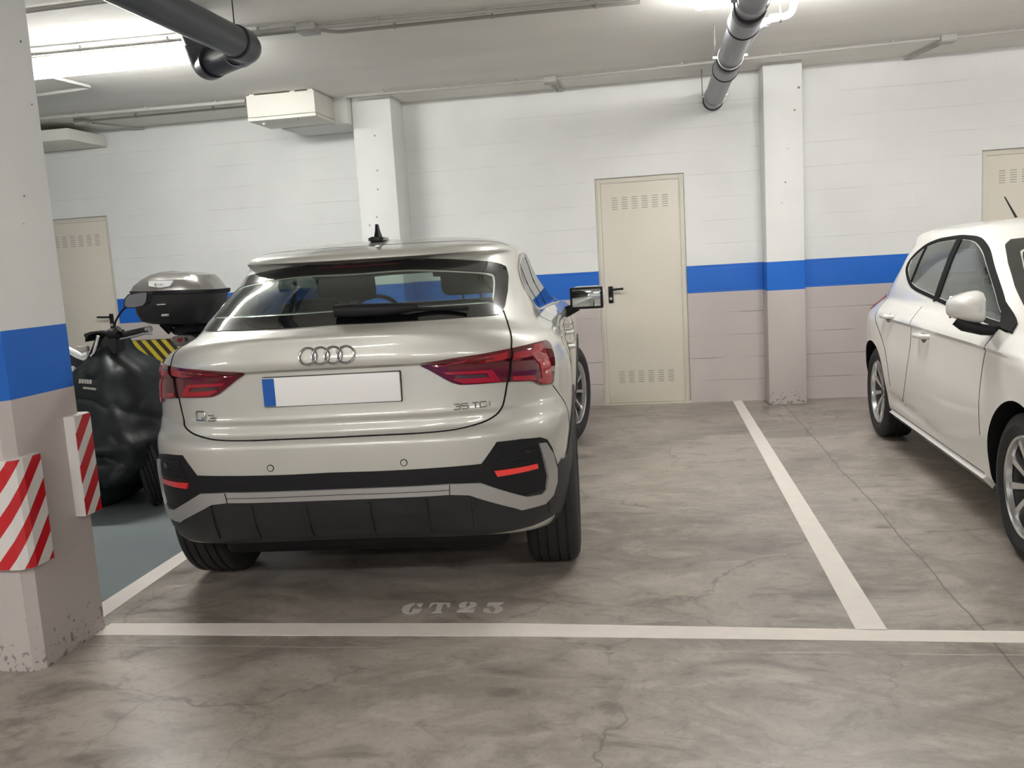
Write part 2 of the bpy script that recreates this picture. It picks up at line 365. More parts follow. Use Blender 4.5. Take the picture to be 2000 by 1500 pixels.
# near column on the left, chamfered edge
cx0, cx1, cy0, cy1 = -2.66, -2.20, 2.68, 3.055; ch = .032
bm = bmesh.new()
ring = [(cx0, cy0), (cx1 - ch, cy0), (cx1, cy0 + ch), (cx1, cy1), (cx0, cy1)]
lv = [i * CZ / 40 for i in range(41)]
rg = [[bm.verts.new((x, y, z)) for x, y in ring] for z in lv]
for a, b in zip(rg, rg[1:]):
    for k in range(5): bm.faces.new((a[k], a[(k + 1) % 5], b[(k + 1) % 5], b[k]))
bm.faces.new(rg[0][::-1]); bm.faces.new(rg[-1])
COLUMN = thing_col(from_bm('concrete_column', bm, 'column', smooth=False), 'large painted column at the near left, wearing the red and white guards')
def xholes(parent, pts, x):
    bm = bmesh.new()
    for y, z, r in pts: add_lathe(bm, [(r, x - .004), (r * .9, x + .002)], 10, 'X', Matrix.Translation((0, y, z)))
    return from_bm('drill_hole', bm, 'slot', parent)
def H(px, py, r):
    p = at_x(px, py, cx1); return (p.y, p.z, r)
xholes(COLUMN, [H(40, 81, .005), H(62, 204, .003), H(47, 383, .004), H(46, 437, .002)], cx1)

# doors
def door(i, x0, x1, handle_left=True):
    d = struct(empty('door_%d' % i, ((x0 + x1) / 2, WY, 0)))
    ox = -(x0 + x1) / 2; W = (x1 - x0)
    bm = bmesh.new(); t = .045
    add_box(bm, (x0 + ox, .028, 0), (x0 + ox + t, .13, DH), .003); add_box(bm, (x1 + ox - t, .028, 0), (x1 + ox, .13, DH), .003)
    add_box(bm, (x0 + ox + t, .028, DH - t), (x1 + ox - t, .13, DH), .003)
    from_bm('door_frame', bm, 'doorframe', d)
    leaf = box('door_leaf', (x0 + ox + t, .036, .012), (x1 + ox - t, .08, DH - t), 'door', d, .003)
    box('threshold', (x0 + ox, 0, 0), (x1 + ox, .11, .01), 'doorframe', d)
    for zc in (1.80, .25):
        bm = bmesh.new()
        for c in range(6):
            for r in range(6):
                xx = (c - 2.5) * .088; zz = zc + (r - 2.5) * .0195
                add_box(bm, (xx - .025, .0345, zz - .0022), (xx + .025, .0375, zz + .0022))
        from_bm('ventilation_slots', bm, 'slot', d)
    s = -1 if handle_left else 1; hx = s * (W / 2 - .10)
    hp = box('handle_plate', (hx - .021, .022, .925), (hx + .021, .036, 1.075), 'blackmatte', d, .006, 3)
    tube('lever', bend([(hx, .03, 1.045), (hx, -.028, 1.045), (hx - s * .115, -.028, 1.05)], .02), .0095, 'blackmatte', hp)
    lathe('lock_cylinder', [(.012, .012), (.014, .022)], 'conduit', hp, 14, 'Y', Matrix.Translation((hx, 0, .965)))
door(1, *DOORS[0], handle_left=False); door(2, *DOORS[1]); door(3, *DOORS[2])

# painted lines on the floor
def quadstrip(name, pts, m, label, cat='floor marking', z=.002):
    bm = bmesh.new(); vs = [bm.verts.new((x, y, .0003)) for x, y in pts]; f = bm.faces.new(vs)
    r = bmesh.ops.extrude_face_region(bm, geom=[f])
    for v in r['geom']:
        if isinstance(v, bmesh.types.BMVert): v.co.z = z
    return tag(from_bm(name, bm, m, smooth=False), label, cat, 'white lines marking the parking bays')
quadstrip('painted_line', [(-2.22, 2.99), (-.56, 3.012), (XR, 2.93), (XR, 3.035), (.76, 3.09), (-.57, 3.126), (-2.20, 3.10)], 'line',
          'long white line across the front of the parking bays, under the white number')
quadstrip('painted_line', [(.655, 3.09), (.760, 3.085), (.742, WY), (.664, WY)], 'line',
          'straight white line between the silver car bay and the white car bay')
quadstrip('painted_line', [(-2.385, 3.06), (-2.272, 3.06), (-2.302, 3.964), (-2.33, 7.6), (-2.42, 7.6)], 'line',
          'white line running back from the near column beside the blue-grey floor')
# bay number stencil GT23, traced on the floor
STEN = [  # letters in zoomed crop pixels (x/7.69+760, y/7.69+1150)
 [[(185,320),(215,265),(290,235),(370,222),(392,228),(335,270),(300,345),(318,378),(265,380),(210,362)],
  [(410,240),(430,228),(450,232),(470,222),(515,226),(480,278),(440,272),(435,250)],
  [(330,362),(350,335),(355,315),(350,308),(495,308),(470,345),(430,375),(400,370),(350,380),(322,382)]],
 [[(597,280),(625,225),(655,215),(925,215),(905,275),(870,275),(868,240),(838,226),(812,232),(778,350),(800,366),(640,366),(690,345),(725,235),(700,225),(655,240),(620,282)]],
 [[(1045,255),(1070,220),(1140,200),(1185,205),(1160,225),(1150,255),(1160,270),(1120,282),(1060,280)],
  [(1205,205),(1260,202),(1315,220),(1312,255),(1250,280),(1170,300),(1120,320),(1200,312),(1245,312),(1270,300),(1290,302),(1270,352),(1010,352),(1060,315),(1170,285),(1212,262),(1220,225)]],
 [[(1490,210),(1735,210),(1640,262),(1710,285),(1705,325),(1640,355),(1560,362),(1590,335),(1598,300),(1580,275),(1545,268),(1600,245),(1540,248),(1495,262),(1470,262)],
  [(1412,325),(1430,303),(1480,298),(1520,315),(1500,335),(1545,360),(1480,360),(1425,345)]]]
num = tag(empty('bay_number', (-.82, 3.26, 0)), 'white stencilled characters GT23 painted on the floor behind the silver car', 'floor marking')
for L in STEN:
    bm = bmesh.new()
    for poly in L:
        vs = [bm.verts.new(at_z(x / 7.692 + 760, y / 7.692 + 1150, .0) - Vector((-.82, 3.26, -.0004))) for x, y in poly]
        f = bm.faces.new(vs); r = bmesh.ops.extrude_face_region(bm, geom=[f])
        for v in r['geom']:
            if isinstance(v, bmesh.types.BMVert): v.co.z = .002
    from_bm('painted_character', bm, 'stencil', num, smooth=False)

# ------------------------------------------------------------ ceiling services
def luminaire(x, y, label):
    t = tag(empty('batten_light', (x, y, CZ)), label, 'ceiling light', 'batten lights on the ceiling')
    box('housing', (-.60, -.025, -.05), (.60, .025, 0), 'boxcream', t, .005)
    bm = bmesh.new(); add_box(bm, (-.61, -.06, -.122), (.61, .06, -.048), .028, 4); from_bm('diffuser', bm, 'tube', t)
luminaire(-3.33, 5.39, 'glowing white batten light on the ceiling at the upper left, beside the dark pipe')
luminaire(.90, 5.37, 'glowing white batten light at the top edge of the frame beside the grey pipe')
luminaire(5.1, 5.50, 'white batten light on the ceiling above the white car, right of the frame')
luminaire(-5.4, -.4, 'white batten light over the aisle, far left behind the camera')
luminaire(-1.6, -1.2, 'white batten light over the aisle behind the camera')
luminaire(2.4, -1.0, 'white batten light over the aisle, right behind the camera')
luminaire(.4, -3.2, 'unseen fill light added farthest behind the camera, built like the batten lights')  # added fill light, brightens the column and the silver car's tail

def conduit(pts, r, label, m='conduit', clips=True, rad=.05):
    t = tag(empty('cable_conduit', pts[0]), label, 'conduit', 'conduits fixed to the ceiling')
    o = Vector(pts[0]); L = [Vector(p) - o for p in pts]
    tube('conduit_tube', bend(L, rad), r, m, t, 10)
    if clips:
        for a, b in zip(L, L[1:]):
            ln = (b - a).length
            if ln < .5: continue
            k = int(ln / .55)
            for i in range(k):
                p = a + (b - a) * ((i + .6) / k); d = (b - a).normalized(); bm = bmesh.new()
                add_tube(bm, [p - d * .007, p + d * .007], r * 1.35, 12)
                add_box(bm, (p.x - .006, p.y - .01, p.z), (p.x + .006, p.y + .01, CZ - o.z - .0005))
                from_bm('pipe_clip', bm, m, t)
    return t
def zc(px, py, z=2.795): return at_z(px, py, z)
def jbox(px, py, label, s=.055, m='conduit'):
    p = zc(px, py, 2.79); t = tag(empty('junction_box', (p.x, p.y, CZ)), label, 'junction box', 'junction boxes on the ceiling')
    box('box_body', (-s, -s, -.045), (s, s, 0), m, t, .006); box('box_lid', (-s * .96, -s * .96, -.052), (s * .96, s * .96, -.045), m, t, .004)
A = zc(602, 58)
conduit([(-4.9, 5.17, 2.795), (A.x - .06, A.y - .06, 2.795)], .011, 'grey conduit above the glowing left light, ending at the near junction box')
conduit([(A.x + .06, A.y - .03, 2.795), (-.04, 5.37, 2.795), (.24, 5.37, 2.795)], .0115, 'upper of two grey conduits running right from the near junction box')
B = zc(660, 63); conduit([(A.x + .06, A.y + .03, 2.795), (B.x, B.y, 2.795), zc(1040, 24), zc(1250, 4)], .0105, 'lower of two grey conduits running right from the near junction box')
conduit([(-4.2, 5.27, 2.80), (A.x - .06, A.y + .02, 2.80)], .012, 'grey conduit alongside the left light, lower of the pair behind the dark pipe')
jbox(602, 58, 'grey junction box on the ceiling right of the dark pipe elbow', .06)
p, q_ = zc(45, 22), zc(260, -5); conduit([p, q_], .014, 'grey conduit at the top left corner ahead of the dark pipe', clips=False)
conduit([zc(100, 150), zc(180, 170), zc(60, 188)], .012, 'pale conduit bent to a point below the left light', 'conduitlight', False)
conduit([zc(70, 232), zc(479, 197)], .015, 'upper pale conduit between the left wall box and the metal ceiling box', 'conduitlight')
conduit([zc(176, 236), zc(479, 208)], .010, 'lower dark conduit between the left wall box and the metal ceiling box', 'conduit')
conduit([zc(672, 189), zc(1062, 156)], .011, 'painted conduit from the pillar to the middle junction box', 'conduitlight')
conduit([zc(1088, 154), zc(1395, 121), zc(1835, 75)], .011, 'painted conduit between the middle and the right junction box, passing the grey pipe', 'conduitlight', rad=.01)
conduit([zc(1864, 73), zc(2000, 58), (5.5, 7.1, 2.795)], .011, 'painted conduit leaving the right junction box to the right', 'conduitlight', rad=.01)
jbox(1075, 158, 'pale junction box over the wall left of the cream door', .055, 'conduitlight')
jbox(1850, 78, 'pale junction box over the wall at the right', .055, 'conduitlight')
jbox(160, 239, 'small grey junction box near the left wall box', .05, 'conduit')
for px in (1076, 1086):
    p = zc(px, 165); conduit([(p.x, p.y, 2.795), (p.x + .02, WY - .02, 2.795)], .010, 'short %s conduit stub from the middle junction box into the wall' % ('left' if px < 1080 else 'right'), 'conduit', False)
for px in (1832, 1838):
    p = zc(px, 84); conduit([(p.x + .03, p.y - .06, 2.795), (p.x - .10, WY - .02, 2.795)], .009, 'short %s conduit stub from the right junction box into the wall' % ('left' if px < 1835 else 'right'), 'conduit', False)
p = zc(180, 240); conduit([(p.x, p.y, 2.795), (p.x + .2, WY - .02, 2.795)], .009, 'short conduit from the small left junction box into the wall', 'conduit', False)

# metal box + duct
t = tag(empty('metal_ceiling_box', (-2.92, 7.27, CZ)), 'cream metal box hung under the ceiling beside the back pillar', 'ceiling box')
box('box_body', (-.29, -.22, -.185), (.29, .22, -.012), 'boxcream', t, .004)
box('box_lid', (-.292, -.222, -.215), (.292, .222, -.188), 'boxcream', t, .004)
lathe('push_button', [(.010, -.232), (.016, -.222), (.016, -.215)], 'plate', t, 14, 'Z', Matrix.Translation((-.2, -.12, 0)))
lathe('screw', [(.008, -.219), (.009, -.215)], 'slot', t, 10, 'Z', Matrix.Translation((.12, -.17, 0)))
for sx in (-.25, .1, .25): box('mounting_foot', (sx - .02, -.2, -.012), (sx + .02, .2, 0), 'boxcream', t)
tag(rough_box('ventilation_duct', (-3.12, 7.5, 2.60), (-2.512, WY + .01, CZ), 'beamwhite', .006), 'white plastered duct between the metal ceiling box and the back wall', 'duct')
t = tag(rough_box('wall_box', (-6.3, 7.42, 2.66), (-5.08, 7.98, 2.76), 'boxcream', .005), 'pale metal box under the ceiling at the far left above the left door', 'ceiling box')

# grey drain pipe
GX, GZ = .562, 2.60
t = tag(empty('drain_pipe', (GX, WY, GZ)), 'light grey drain pipe under the ceiling running into the back wall', 'pipe')
tube('pipe_run', [(0, .0, 0), (0, -9.5, .03)], .079, 'pipegrey', t, 28)
for py_, px_ in ((195, 1393), (0, 0)):
    pass
def ring_at(y, r, w_, m, name):
    lathe(name, [(r, -w_ / 2), (r + .004, -w_ / 2 + .003), (r + .004, w_ / 2 - .003), (r, w_ / 2)], m, t, 32, 'Y', Matrix.Translation((0, y, 0)))
for y0 in (-.05, -1.68, -2.95):
    ring_at(y0, .084, .018, 'black', 'rubber_seal')
for y0 in (-1.40, -2.66):
    lathe('socket', [(.079, -.1), (.088, -.09), (.088, .16), (.079, .17)], 'pipegrey', t, 32, 'Y', Matrix.Translation((0, y0 - .12, 0)))
    ring_at(y0 + .055, .089, .012, 'black', 'rubber_seal')
for y0 in (-.25, -1.75, -3.1):
    cl = lathe('pipe_clamp', [(.081, -.013), (.086, -.013), (.086, .013), (.081, .013)], 'rod', t, 28, 'Y', Matrix.Translation((0, y0, 0)), closed=True)
    box('clamp_screw', (-.115, y0 - .008, -.008), (-.085, y0 + .008, .008), 'rod', cl); box('clamp_screw', (.085, y0 - .008, -.008), (.11, y0 + .008, .008), 'rod', cl)
    tube('hanging_rod', [(-.10, y0, -.02), (-.10, y0, CZ - GZ)], .004, 'rod', cl, 8)
br = tag(empty('branch_pipe', at_z(1545, 30, 2.65)), 'thin white branch pipe curving from the grey drain pipe to the ceiling', 'pipe')
o = Vector(br.location)
pts = [Vector((GX + .06, 6.95, 2.64)), Vector((GX + .115, 5.95, 2.66)), at_z(1492, 46, 2.665), at_z(1510, 36, 2.67), at_z(1546, 30, 2.68)]
e = at_z(1546, 30, 2.68); pts.append(Vector((e.x + .03, e.y, CZ)))
tube('branch_tube', [p - o for p in bend(pts, .05)], .021, 'pipelight', br, 14)
for k in (2, 3):
    a = pts[k] - o; d = (pts[k + 1] - pts[k]).normalized()
    tube('coupling', [a - d * .02, a + d * .03], .026, 'pipelight', br, 14)
p = at_z(1524, 34, 2.67) - o; tube('pipe_bracket', [p, p + Vector((0, 0, CZ - 2.67))], .006, 'rod', br, 8)
lathe('bracket_ring', [(.024, -.006), (.029, -.006), (.029, .006), (.024, .006)], 'rod', br, 16, 'X', Matrix.Translation(p), closed=True)

# dark waste pipe, upper left
t = tag(empty('waste_pipe', (-2.06, 4.5, 2.56)), 'dark grey waste pipe hanging under the ceiling at the upper left with a bent end', 'pipe')
o = Vector(t.location); V_ = Vector
Apt = V_((-2.20, 1.0, 2.58)) - o; Bpt = at_z(468, 86, 2.56) - o; Cpt = at_z(408, 128, 2.56) - o
tube('pipe_run', [Apt, Bpt], .080, 'pipedark', t, 32)
d = (Bpt - Apt).normalized()
tube('pipe_collar', [Bpt - d * .05, Bpt + d * .045], .088, 'pipedark', t, 32)
tube('rubber_seal', [Bpt - d * .062, Bpt - d * .048], .0865, 'black', t, 32)
e1 = Bpt + d * .04; d2 = (Cpt - Bpt).normalized()
tube('pipe_elbow', bend([Bpt + d * .03, Bpt + d * .08, Bpt + d * .08 + d2 * .12], .07, 8), .080, 'pipedark', t, 32)
tube('pipe_run', [Bpt + d * .08 + d2 * .08, Cpt], .078, 'pipedark', t, 32)
tube('rubber_seal', [Cpt - d2 * .10, Cpt - d2 * .085], .0865, 'black', t, 32)
U = V_((-.03, -.12, .25))
tube('pipe_elbow', bend([Cpt - d2 * .085, Cpt + d2 * .02, Cpt + d2 * .02 + U * .5], .09, 8), .086, 'pipedark', t, 32)
Tp = Cpt + d2 * .02
tube('pipe_riser', [Tp + U * .3, Tp + U * ((CZ - 2.56) / .25)], .078, 'pipedark', t, 32)
hp = at_z(459, 62, 2.66) - o
cl = lathe('pipe_clamp', [(.081, -.012), (.085, -.012), (.085, .012), (.081, .012)], 'rod', t, 28, 'Y', Matrix.Translation((hp.x + .005, hp.y, Bpt.z + .002)), closed=True)
tube('hanging_rod', [(hp.x, hp.y, Bpt.z + .08), (hp.x, hp.y, CZ - o.z)], .0035, 'black', cl, 8)

# ------------------------------------------------------------ guards on column and wall
def stripes_mat(name, ca, cb, period, slope, axis, phase, duty=.5):
    """two-colour diagonal foil: coordinate = axis + slope*z"""
    m = mat(name, ca, .28, coat=.3); b = m.node_tree.nodes['Principled BSDF']
    g = nd(m, 'ShaderNodeNewGeometry'); sp = nd(m, 'ShaderNodeSeparateXYZ'); lk(m, g.outputs['Position'], sp.inputs[0])
    # unfold around the corner: x for the front leg, y for the side leg
    s1 = nd(m, 'ShaderNodeMath', operation='ADD')
    if axis == 'XY': lk(m, sp.outputs['X'], s1.inputs[0]); lk(m, sp.outputs['Y'], s1.inputs[1])
    else: lk(m, sp.outputs[axis], s1.inputs[0]); s1.inputs[1].default_value = 0
    z = nd(m, 'ShaderNodeMath', operation='MULTIPLY_ADD'); lk(m, sp.outputs['Z'], z.inputs[0]); z.inputs[1].default_value = slope; lk(m, s1.outputs[0], z.inputs[2])
    a = nd(m, 'ShaderNodeMath', operation='MULTIPLY_ADD'); lk(m, z.outputs[0], a.inputs[0]); a.inputs[1].default_value = 1 / period; a.inputs[2].default_value = phase + 50
    f = nd(m, 'ShaderNodeMath', operation='FRACT'); lk(m, a.outputs[0], f.inputs[0])
    c = nd(m, 'ShaderNodeMath', operation='LESS_THAN'); lk(m, f.outputs[0], c.inputs[0]); c.inputs[1].default_value = duty
    mx = nd(m, 'ShaderNodeMix', data_type='RGBA'); mx.inputs['A'].default_value = (*ca, 1); mx.inputs['B'].default_value = (*cb, 1)
    lk(m, c.outputs[0], mx.inputs['Factor']); lk(m, mx.outputs['Result'], b.inputs['Base Color'])
    return m
def foam_L(name, pts_outer, z0, z1, m):
    """vertical prism from a plan polygon, with the foil face slightly proud"""
    bm = bmesh.new(); lo = [bm.verts.new((x, y, z0)) for x, y in pts_outer]; hi = [bm.verts.new((x, y, z1)) for x, y in pts_outer]
    n = len(lo)
    for k in range(n): bm.faces.new((lo[k], lo[(k + 1) % n], hi[(k + 1) % n], hi[k]))
    bm.faces.new(lo[::-1]); bm.faces.new(hi); return bm
M['rw1'] = stripes_mat('red_white_foil', (.74, .72, .70), (.52, .008, .016), .120, -.90, 'XY', .025, .48)
M['rw2'] = stripes_mat('red_white_foil_side', (.74, .72, .70), (.52, .008, .016), .105, -.83, 'Y', .09, .54)
g1 = tag(empty('corner_guard', (cx1, cy0, .40)), 'red and white striped guard around the near corner of the large column, the lower one', 'column guard', 'striped guards on the large column')
o = Vector(g1.location)
def sub(l): return [(x - o.x, y - o.y) for x, y in l]
tk = .028
bm = foam_L('x', sub([(-2.62, cy0), (-2.62, cy0 - tk), (cx1 - .01, cy0 - tk), (cx1 + .018, cy0 - .01), (cx1 + tk, cy0 + .012), (cx1 + tk, cy0 + .105), (cx1, cy0 + .105), (cx1, cy0 + ch), (cx1 - ch, cy0)]), -.014, .375, None)
from_bm('foam_body', bm, 'rwwhite', g1, smooth=False)
bm = foam_L('x', sub([(-2.615, cy0 - tk - .0005), (-2.615, cy0 - tk - .003), (cx1 - .009, cy0 - tk - .003), (cx1 + .021, cy0 - .012), (cx1 + tk + .003, cy0 + .011), (cx1 + tk + .003, cy0 + .103), (cx1 + tk + .0005, cy0 + .103), (cx1 + tk + .0005, cy0 + .0125), (cx1 + .0185, cy0 - .0105), (cx1 - .0105, cy0 - tk - .0005)]), -.012, .373, None)
from_bm('striped_foil', bm, 'rw1', g1, smooth=False)
g2 = tag(empty('corner_guard', (cx1, cy1, .485)), 'red and white striped guard on the far edge of the large column, beside the scooter', 'column guard', 'striped guards on the large column')
o = Vector(g2.location); tk = .042
bm = foam_L('x', sub([(cx1, cy1 - .085), (cx1 + tk, cy1 - .085), (cx1 + tk, cy1 + .012), (cx1 + .02, cy1 + .03), (-2.30, cy1 + .03), (-2.30, cy1), (cx1, cy1)]), 0, .385, None)
from_bm('foam_body', bm, 'rwwhite', g2, smooth=False)
bm = foam_L('x', sub([(cx1 + tk + .0005, cy1 - .084), (cx1 + tk + .003, cy1 - .084), (cx1 + tk + .003, cy1 + .012), (cx1 + tk + .0005, cy1 + .012)]), .002, .383, None)
from_bm('striped_foil', bm, 'rw2', g2, smooth=False)
M['yb'] = stripes_mat('yellow_black_foil', (.035, .028, .02), (.58, .46, .03), .105, .80, 'X', .1)
a, b = at_y(248, 667, 7.96), at_y(350, 664, 7.96)
g3 = tag(empty('wall_guard', (a.x, WY, .42)), 'yellow and black striped panel low on the back wall behind the scooter', 'wall guard')
box('foam_body', (0, -.035, 0), (.95, 0, .385), 'byblack', g3, .006)
box('striped_foil', (.003, -.038, .003), (.947, -.0355, .382), 'yb', g3)
a = at_y(336, 692, 7.90)
tag(box('blue_wall_panel', (a.x, 7.93, .30), (a.x + .45, 7.96, a.z), 'plateblue'), 'small blue panel on the wall below the yellow and black stripes beside the silver car', 'wall panel')

# ------------------------------------------------------------ car body machinery
def pchip(ys, sub):
    """monotone cubic through rows at integer parameters -> dense list"""
    n = len(ys); d = [ys[i + 1] - ys[i] for i in range(n - 1)]; m = [0.] * n
    m[0] = d[0]; m[-1] = d[-1]
    for i in range(1, n - 1):
        m[i] = 0 if d[i - 1] * d[i] <= 0 else 2 * d[i - 1] * d[i] / (d[i - 1] + d[i])
    out = []
    for i in range(n - 1):
        for k in range(sub):
            t = k / sub; h00 = 2 * t**3 - 3 * t**2 + 1; h10 = t**3 - 2 * t**2 + t; h01 = -2 * t**3 + 3 * t**2; h11 = t**3 - t**2
            out.append(h00 * ys[i] + h10 * m[i] + h01 * ys[i + 1] + h11 * m[i + 1])
    out.append(ys[-1]); return out
def sst(a, b, x):
    t = max(0, min(1, (x - a) / (b - a))); return t * t * (3 - 2 * t)
class Shape:
    """closed body from stacked plan contours. row = (z_rear, z_side, z_front, halfwidth, y_rear, y_front, c_rear, c_front, n_rear, n_front)"""
    def __init__(s, rows, bump=None): s.rows = rows; s.bump = bump
    def grid(s, sub, kr, ks, kf):
        cols = [pchip([r[i] for r in s.rows], sub) for i in range(10)]
        R = []
        for (zr, zs, zf, w_, yr, yf, cr, cf, nr, nf) in zip(*cols):
            half = []
            for k in range(kr):
                th = (pi / 2) * k / kr; q = (sin(th) ** nr + cos(th) ** nr) ** (-1 / nr)
                x = w_ * sin(th) * q; y = cr - (cr - yr) * cos(th) * q; f = (x / w_) ** 3 if w_ > 0 else 0
                half.append((x, y, zr + (zs - zr) * f * 1.0))
            for k in range(ks):
                t = k / ks; half.append((w_, cr + (cf - cr) * t, zs))
            for k in range(kf + 1):
                th = (pi / 2) * (1 - k / kf); sn = max(0, sin(th)); cs = max(0, cos(th))
                q = (sn ** nf + cs ** nf) ** (-1 / nf); x = w_ * sn * q; y = cf + (yf - cf) * cs * q
                half.append((x, y, zs + (zf - zs) * (1 - (x / w_) ** 3)))
            half[0] = (0, half[0][1], half[0][2]); half[-1] = (0, half[-1][1], half[-1][2])
            pts = half + [(-x, y, z) for x, y, z in half[-2:0:-1]]
            if s.bump:
                L = []
                for x, y, z in pts:
                    dx, dy, dz = s.bump(abs(x), y, z, w_); L.append((x + (dx if x > 0 else -dx if x < 0 else 0), y + dy, z + dz))
                pts = L
            R.append(pts)
        return R
    def faces(s, R):
        n = len(R[0]); vs = [p for r in R for p in r]; fs = []
        for j in range(len(R) - 1):
            for k in range(n):
                a = j * n + k; b = j * n + (k + 1) % n; fs.append((a, b, b + n, a + n))
        vs.append((0, sum(p[1] for p in R[0]) / n, R[0][0][2])); c0 = len(vs) - 1
        vs.append((0, sum(p[1] for p in R[-1]) / n, max(p[2] for p in R[-1]) + .001)); c1 = len(vs) - 1
        top = (len(R) - 1) * n
        for k in range(n):
            fs.append((c0, (k + 1) % n, k)); fs.append((c1, top + k, top + (k + 1) % n))
        return vs, fs
    def bvh(s, sub=8, kr=72, ks=70, kf=56):
        vs, fs = s.faces(s.grid(sub, kr, ks, kf)); s.tree = BVHTree.FromPolygons([Vector(v) for v in vs], fs); return s.tree
def resample(pts, n=None, step=None, closed=False):
    pts = [Vector(p) for p in pts]; P = pts + ([pts[0]] if closed else [])
    seg = [(P[i + 1] - P[i]).length for i in range(len(P) - 1)]; tot = sum(seg)
    if n is None: n = max(2, int(tot / step) + 1)
    out = []; m = n if closed else n - 1
    for k in range(n):
        t = tot * k / m; i = 0
        while i < len(seg) - 1 and t > seg[i]: t -= seg[i]; i += 1
        out.append(P[i].lerp(P[i + 1], t / seg[i] if seg[i] > 1e-9 else 0))
    return out
def chaikin(pts, it=2, closed=True, keep=.25):
    pts = [Vector(p) for p in pts]
    for _ in range(it):
        o = []; n = len(pts)
        if not closed: o.append(pts[0])
        for i in range(n if closed else n - 1):
            a, b = pts[i], pts[(i + 1) % n]; o += [a.lerp(b, keep), a.lerp(b, 1 - keep)]
        if not closed: o.append(pts[-1])
        pts = o
    return pts
class Car:
    def __init__(s, shape, loc, ang, root):
        s.sh = shape; s.T = Matrix.Translation(loc) @ Matrix.Rotation(ang, 4, 'Z'); s.Ti = s.T.inverted(); s.root = root; shape.bvh(); s.tree = shape.tree
        s.cam = s.Ti @ CAMPOS
    def px(s, *pts):
        """photo pixels -> points on this car's skin (its own coordinates)"""
        out = []
        for x, y in pts:
            d = (s.Ti.to_3x3() @ ray(x, y)).normalized(); h = s.tree.ray_cast(s.cam, d)
            if h[0] is None:
                best = None
                for k in range(20, 90):
                    p = s.cam + d * (k * .1); q = s.tree.find_nearest(p)
                    if best is None or q[3] < best[3]: best = q
                out.append(best[0])
            else: out.append(h[0])
        return out
    def hit(s, p, D):
        h = s.tree.ray_cast(p - D * 2.5, D)
        if h[0] is None or (h[0] - p).length > .45:
            q = s.tree.find_nearest(p); return q[0], q[1]
        return h[0], h[1]
    def basis(s, D):
        up = Vector((0, 0, 1)); e1 = D.cross(up).normalized(); e2 = e1.cross(D).normalized(); return e1, e2
    def patch(s, name, poly, D, m, parent, off=.003, back=.004, g=.03, mirror=False, nf=None):
        """thin shell lying on the skin inside a closed outline"""
        D = Vector(D).normalized(); e1, e2 = s.basis(D)
        if mirror: D = Vector((-D.x, D.y, D.z)); e1, e2 = s.basis(D); poly = [Vector((-p.x, p.y, p.z)) for p in poly]
        base = s.root_pt = sum((Vector(p) for p in poly), Vector()) / len(poly)
        P2 = [((Vector(p) - base).dot(e1), (Vector(p) - base).dot(e2)) for p in poly]
        bm = bmesh.new(); V_ = [bm.verts.new((a, b, 0)) for a, b in P2]
        for t in tessellate_polygon([[Vector((a, b, 0)) for a, b in P2]]):
            try: bm.faces.new([V_[i] for i in t])
            except ValueError: pass
        x0, x1 = min(a for a, b in P2), max(a for a, b in P2); y0, y1 = min(b for a, b in P2), max(b for a, b in P2)
        for ax, lo, hi in ((0, x0, x1), (1, y0, y1)):
            k = max(1, int((hi - lo) / g))
            for i in range(1, k):
                c = lo + (hi - lo) * i / k; co = (c, 0, 0) if ax == 0 else (0, c, 0); no = (1, 0, 0) if ax == 0 else (0, 1, 0)
                bmesh.ops.bisect_plane(bm, geom=bm.verts[:] + bm.edges[:] + bm.faces[:], plane_co=co, plane_no=no, dist=1e-6)
        bmesh.ops.remove_doubles(bm, verts=bm.verts[:], dist=1e-5)
        bm.verts.ensure_lookup_table(); bm.verts.index_update()
        n = len(bm.verts); outer = []; inner = []
        for v in bm.verts:
            p = base + e1 * v.co.x + e2 * v.co.y; h, nn = s.hit(p, D)
            if nn.dot(D) > 0: nn = -nn
            outer.append(h + nn * off); inner.append(h - nn * back)
        fs = []; vs = outer + inner
        for f in bm.faces:
            idx = [v.index for v in f.verts]; fs.append(idx); fs.append([i + n for i in reversed(idx)])
        for e in bm.edges:
            if len(e.link_faces) == 1:
                l = e.link_faces[0]; idx = [v.index for v in l.verts]; a, b = e.verts[0].index, e.verts[1].index
                i = idx.index(a)
                if idx[(i + 1) % len(idx)] != b: a, b = b, a
                fs.append([b, a, a + n, b + n])
        bm.free()
        me = bpy.data.meshes.new(name); me.from_pydata([tuple(v) for v in vs], [], fs); me.update()
        b2 = bmesh.new(); b2.from_mesh(me); bmesh.ops.recalc_face_normals(b2, faces=b2.faces[:]); b2.to_mesh(me); b2.free()
        return link(name, me, m, parent, True, 40)
    def ring(s, name, outer, inner, D, m, parent, off=.004, back=.004, n=120):
        """shell band between two closed outlines"""
        D = Vector(D).normalized(); A = resample(outer, n, closed=True); B = resample(inner, n, closed=True)
        # align starts
        k0 = min(range(n), key=lambda k: (B[k] - A[0]).length); B = B[k0:] + B[:k0]
        K = 3; rows = []
        for t in range(K + 1):
            rows.append([s.hit(A[k].lerp(B[k], t / K), D) for k in range(n)])
        vs = []; 
        for r in rows: vs += [h + (nn if nn.dot(D) < 0 else -nn) * off for h, nn in r]
        N = len(vs)
        for r in rows: vs += [h - (nn if nn.dot(D) < 0 else -nn) * back for h, nn in r]
        fs = []
        for t in range(K):
            for k in range(n):
                a = t * n + k; b = t * n + (k + 1) % n; fs.append((a, b, b + n, a + n)); fs.append((a + N, a + n + N, b + n + N, b + N))
        for k in range(n):
            a, b = k, (k + 1) % n; fs.append((b, a, a + N, b + N)); a, b = K * n + k, K * n + (k + 1) % n; fs.append((a, b, b + N, a + N))
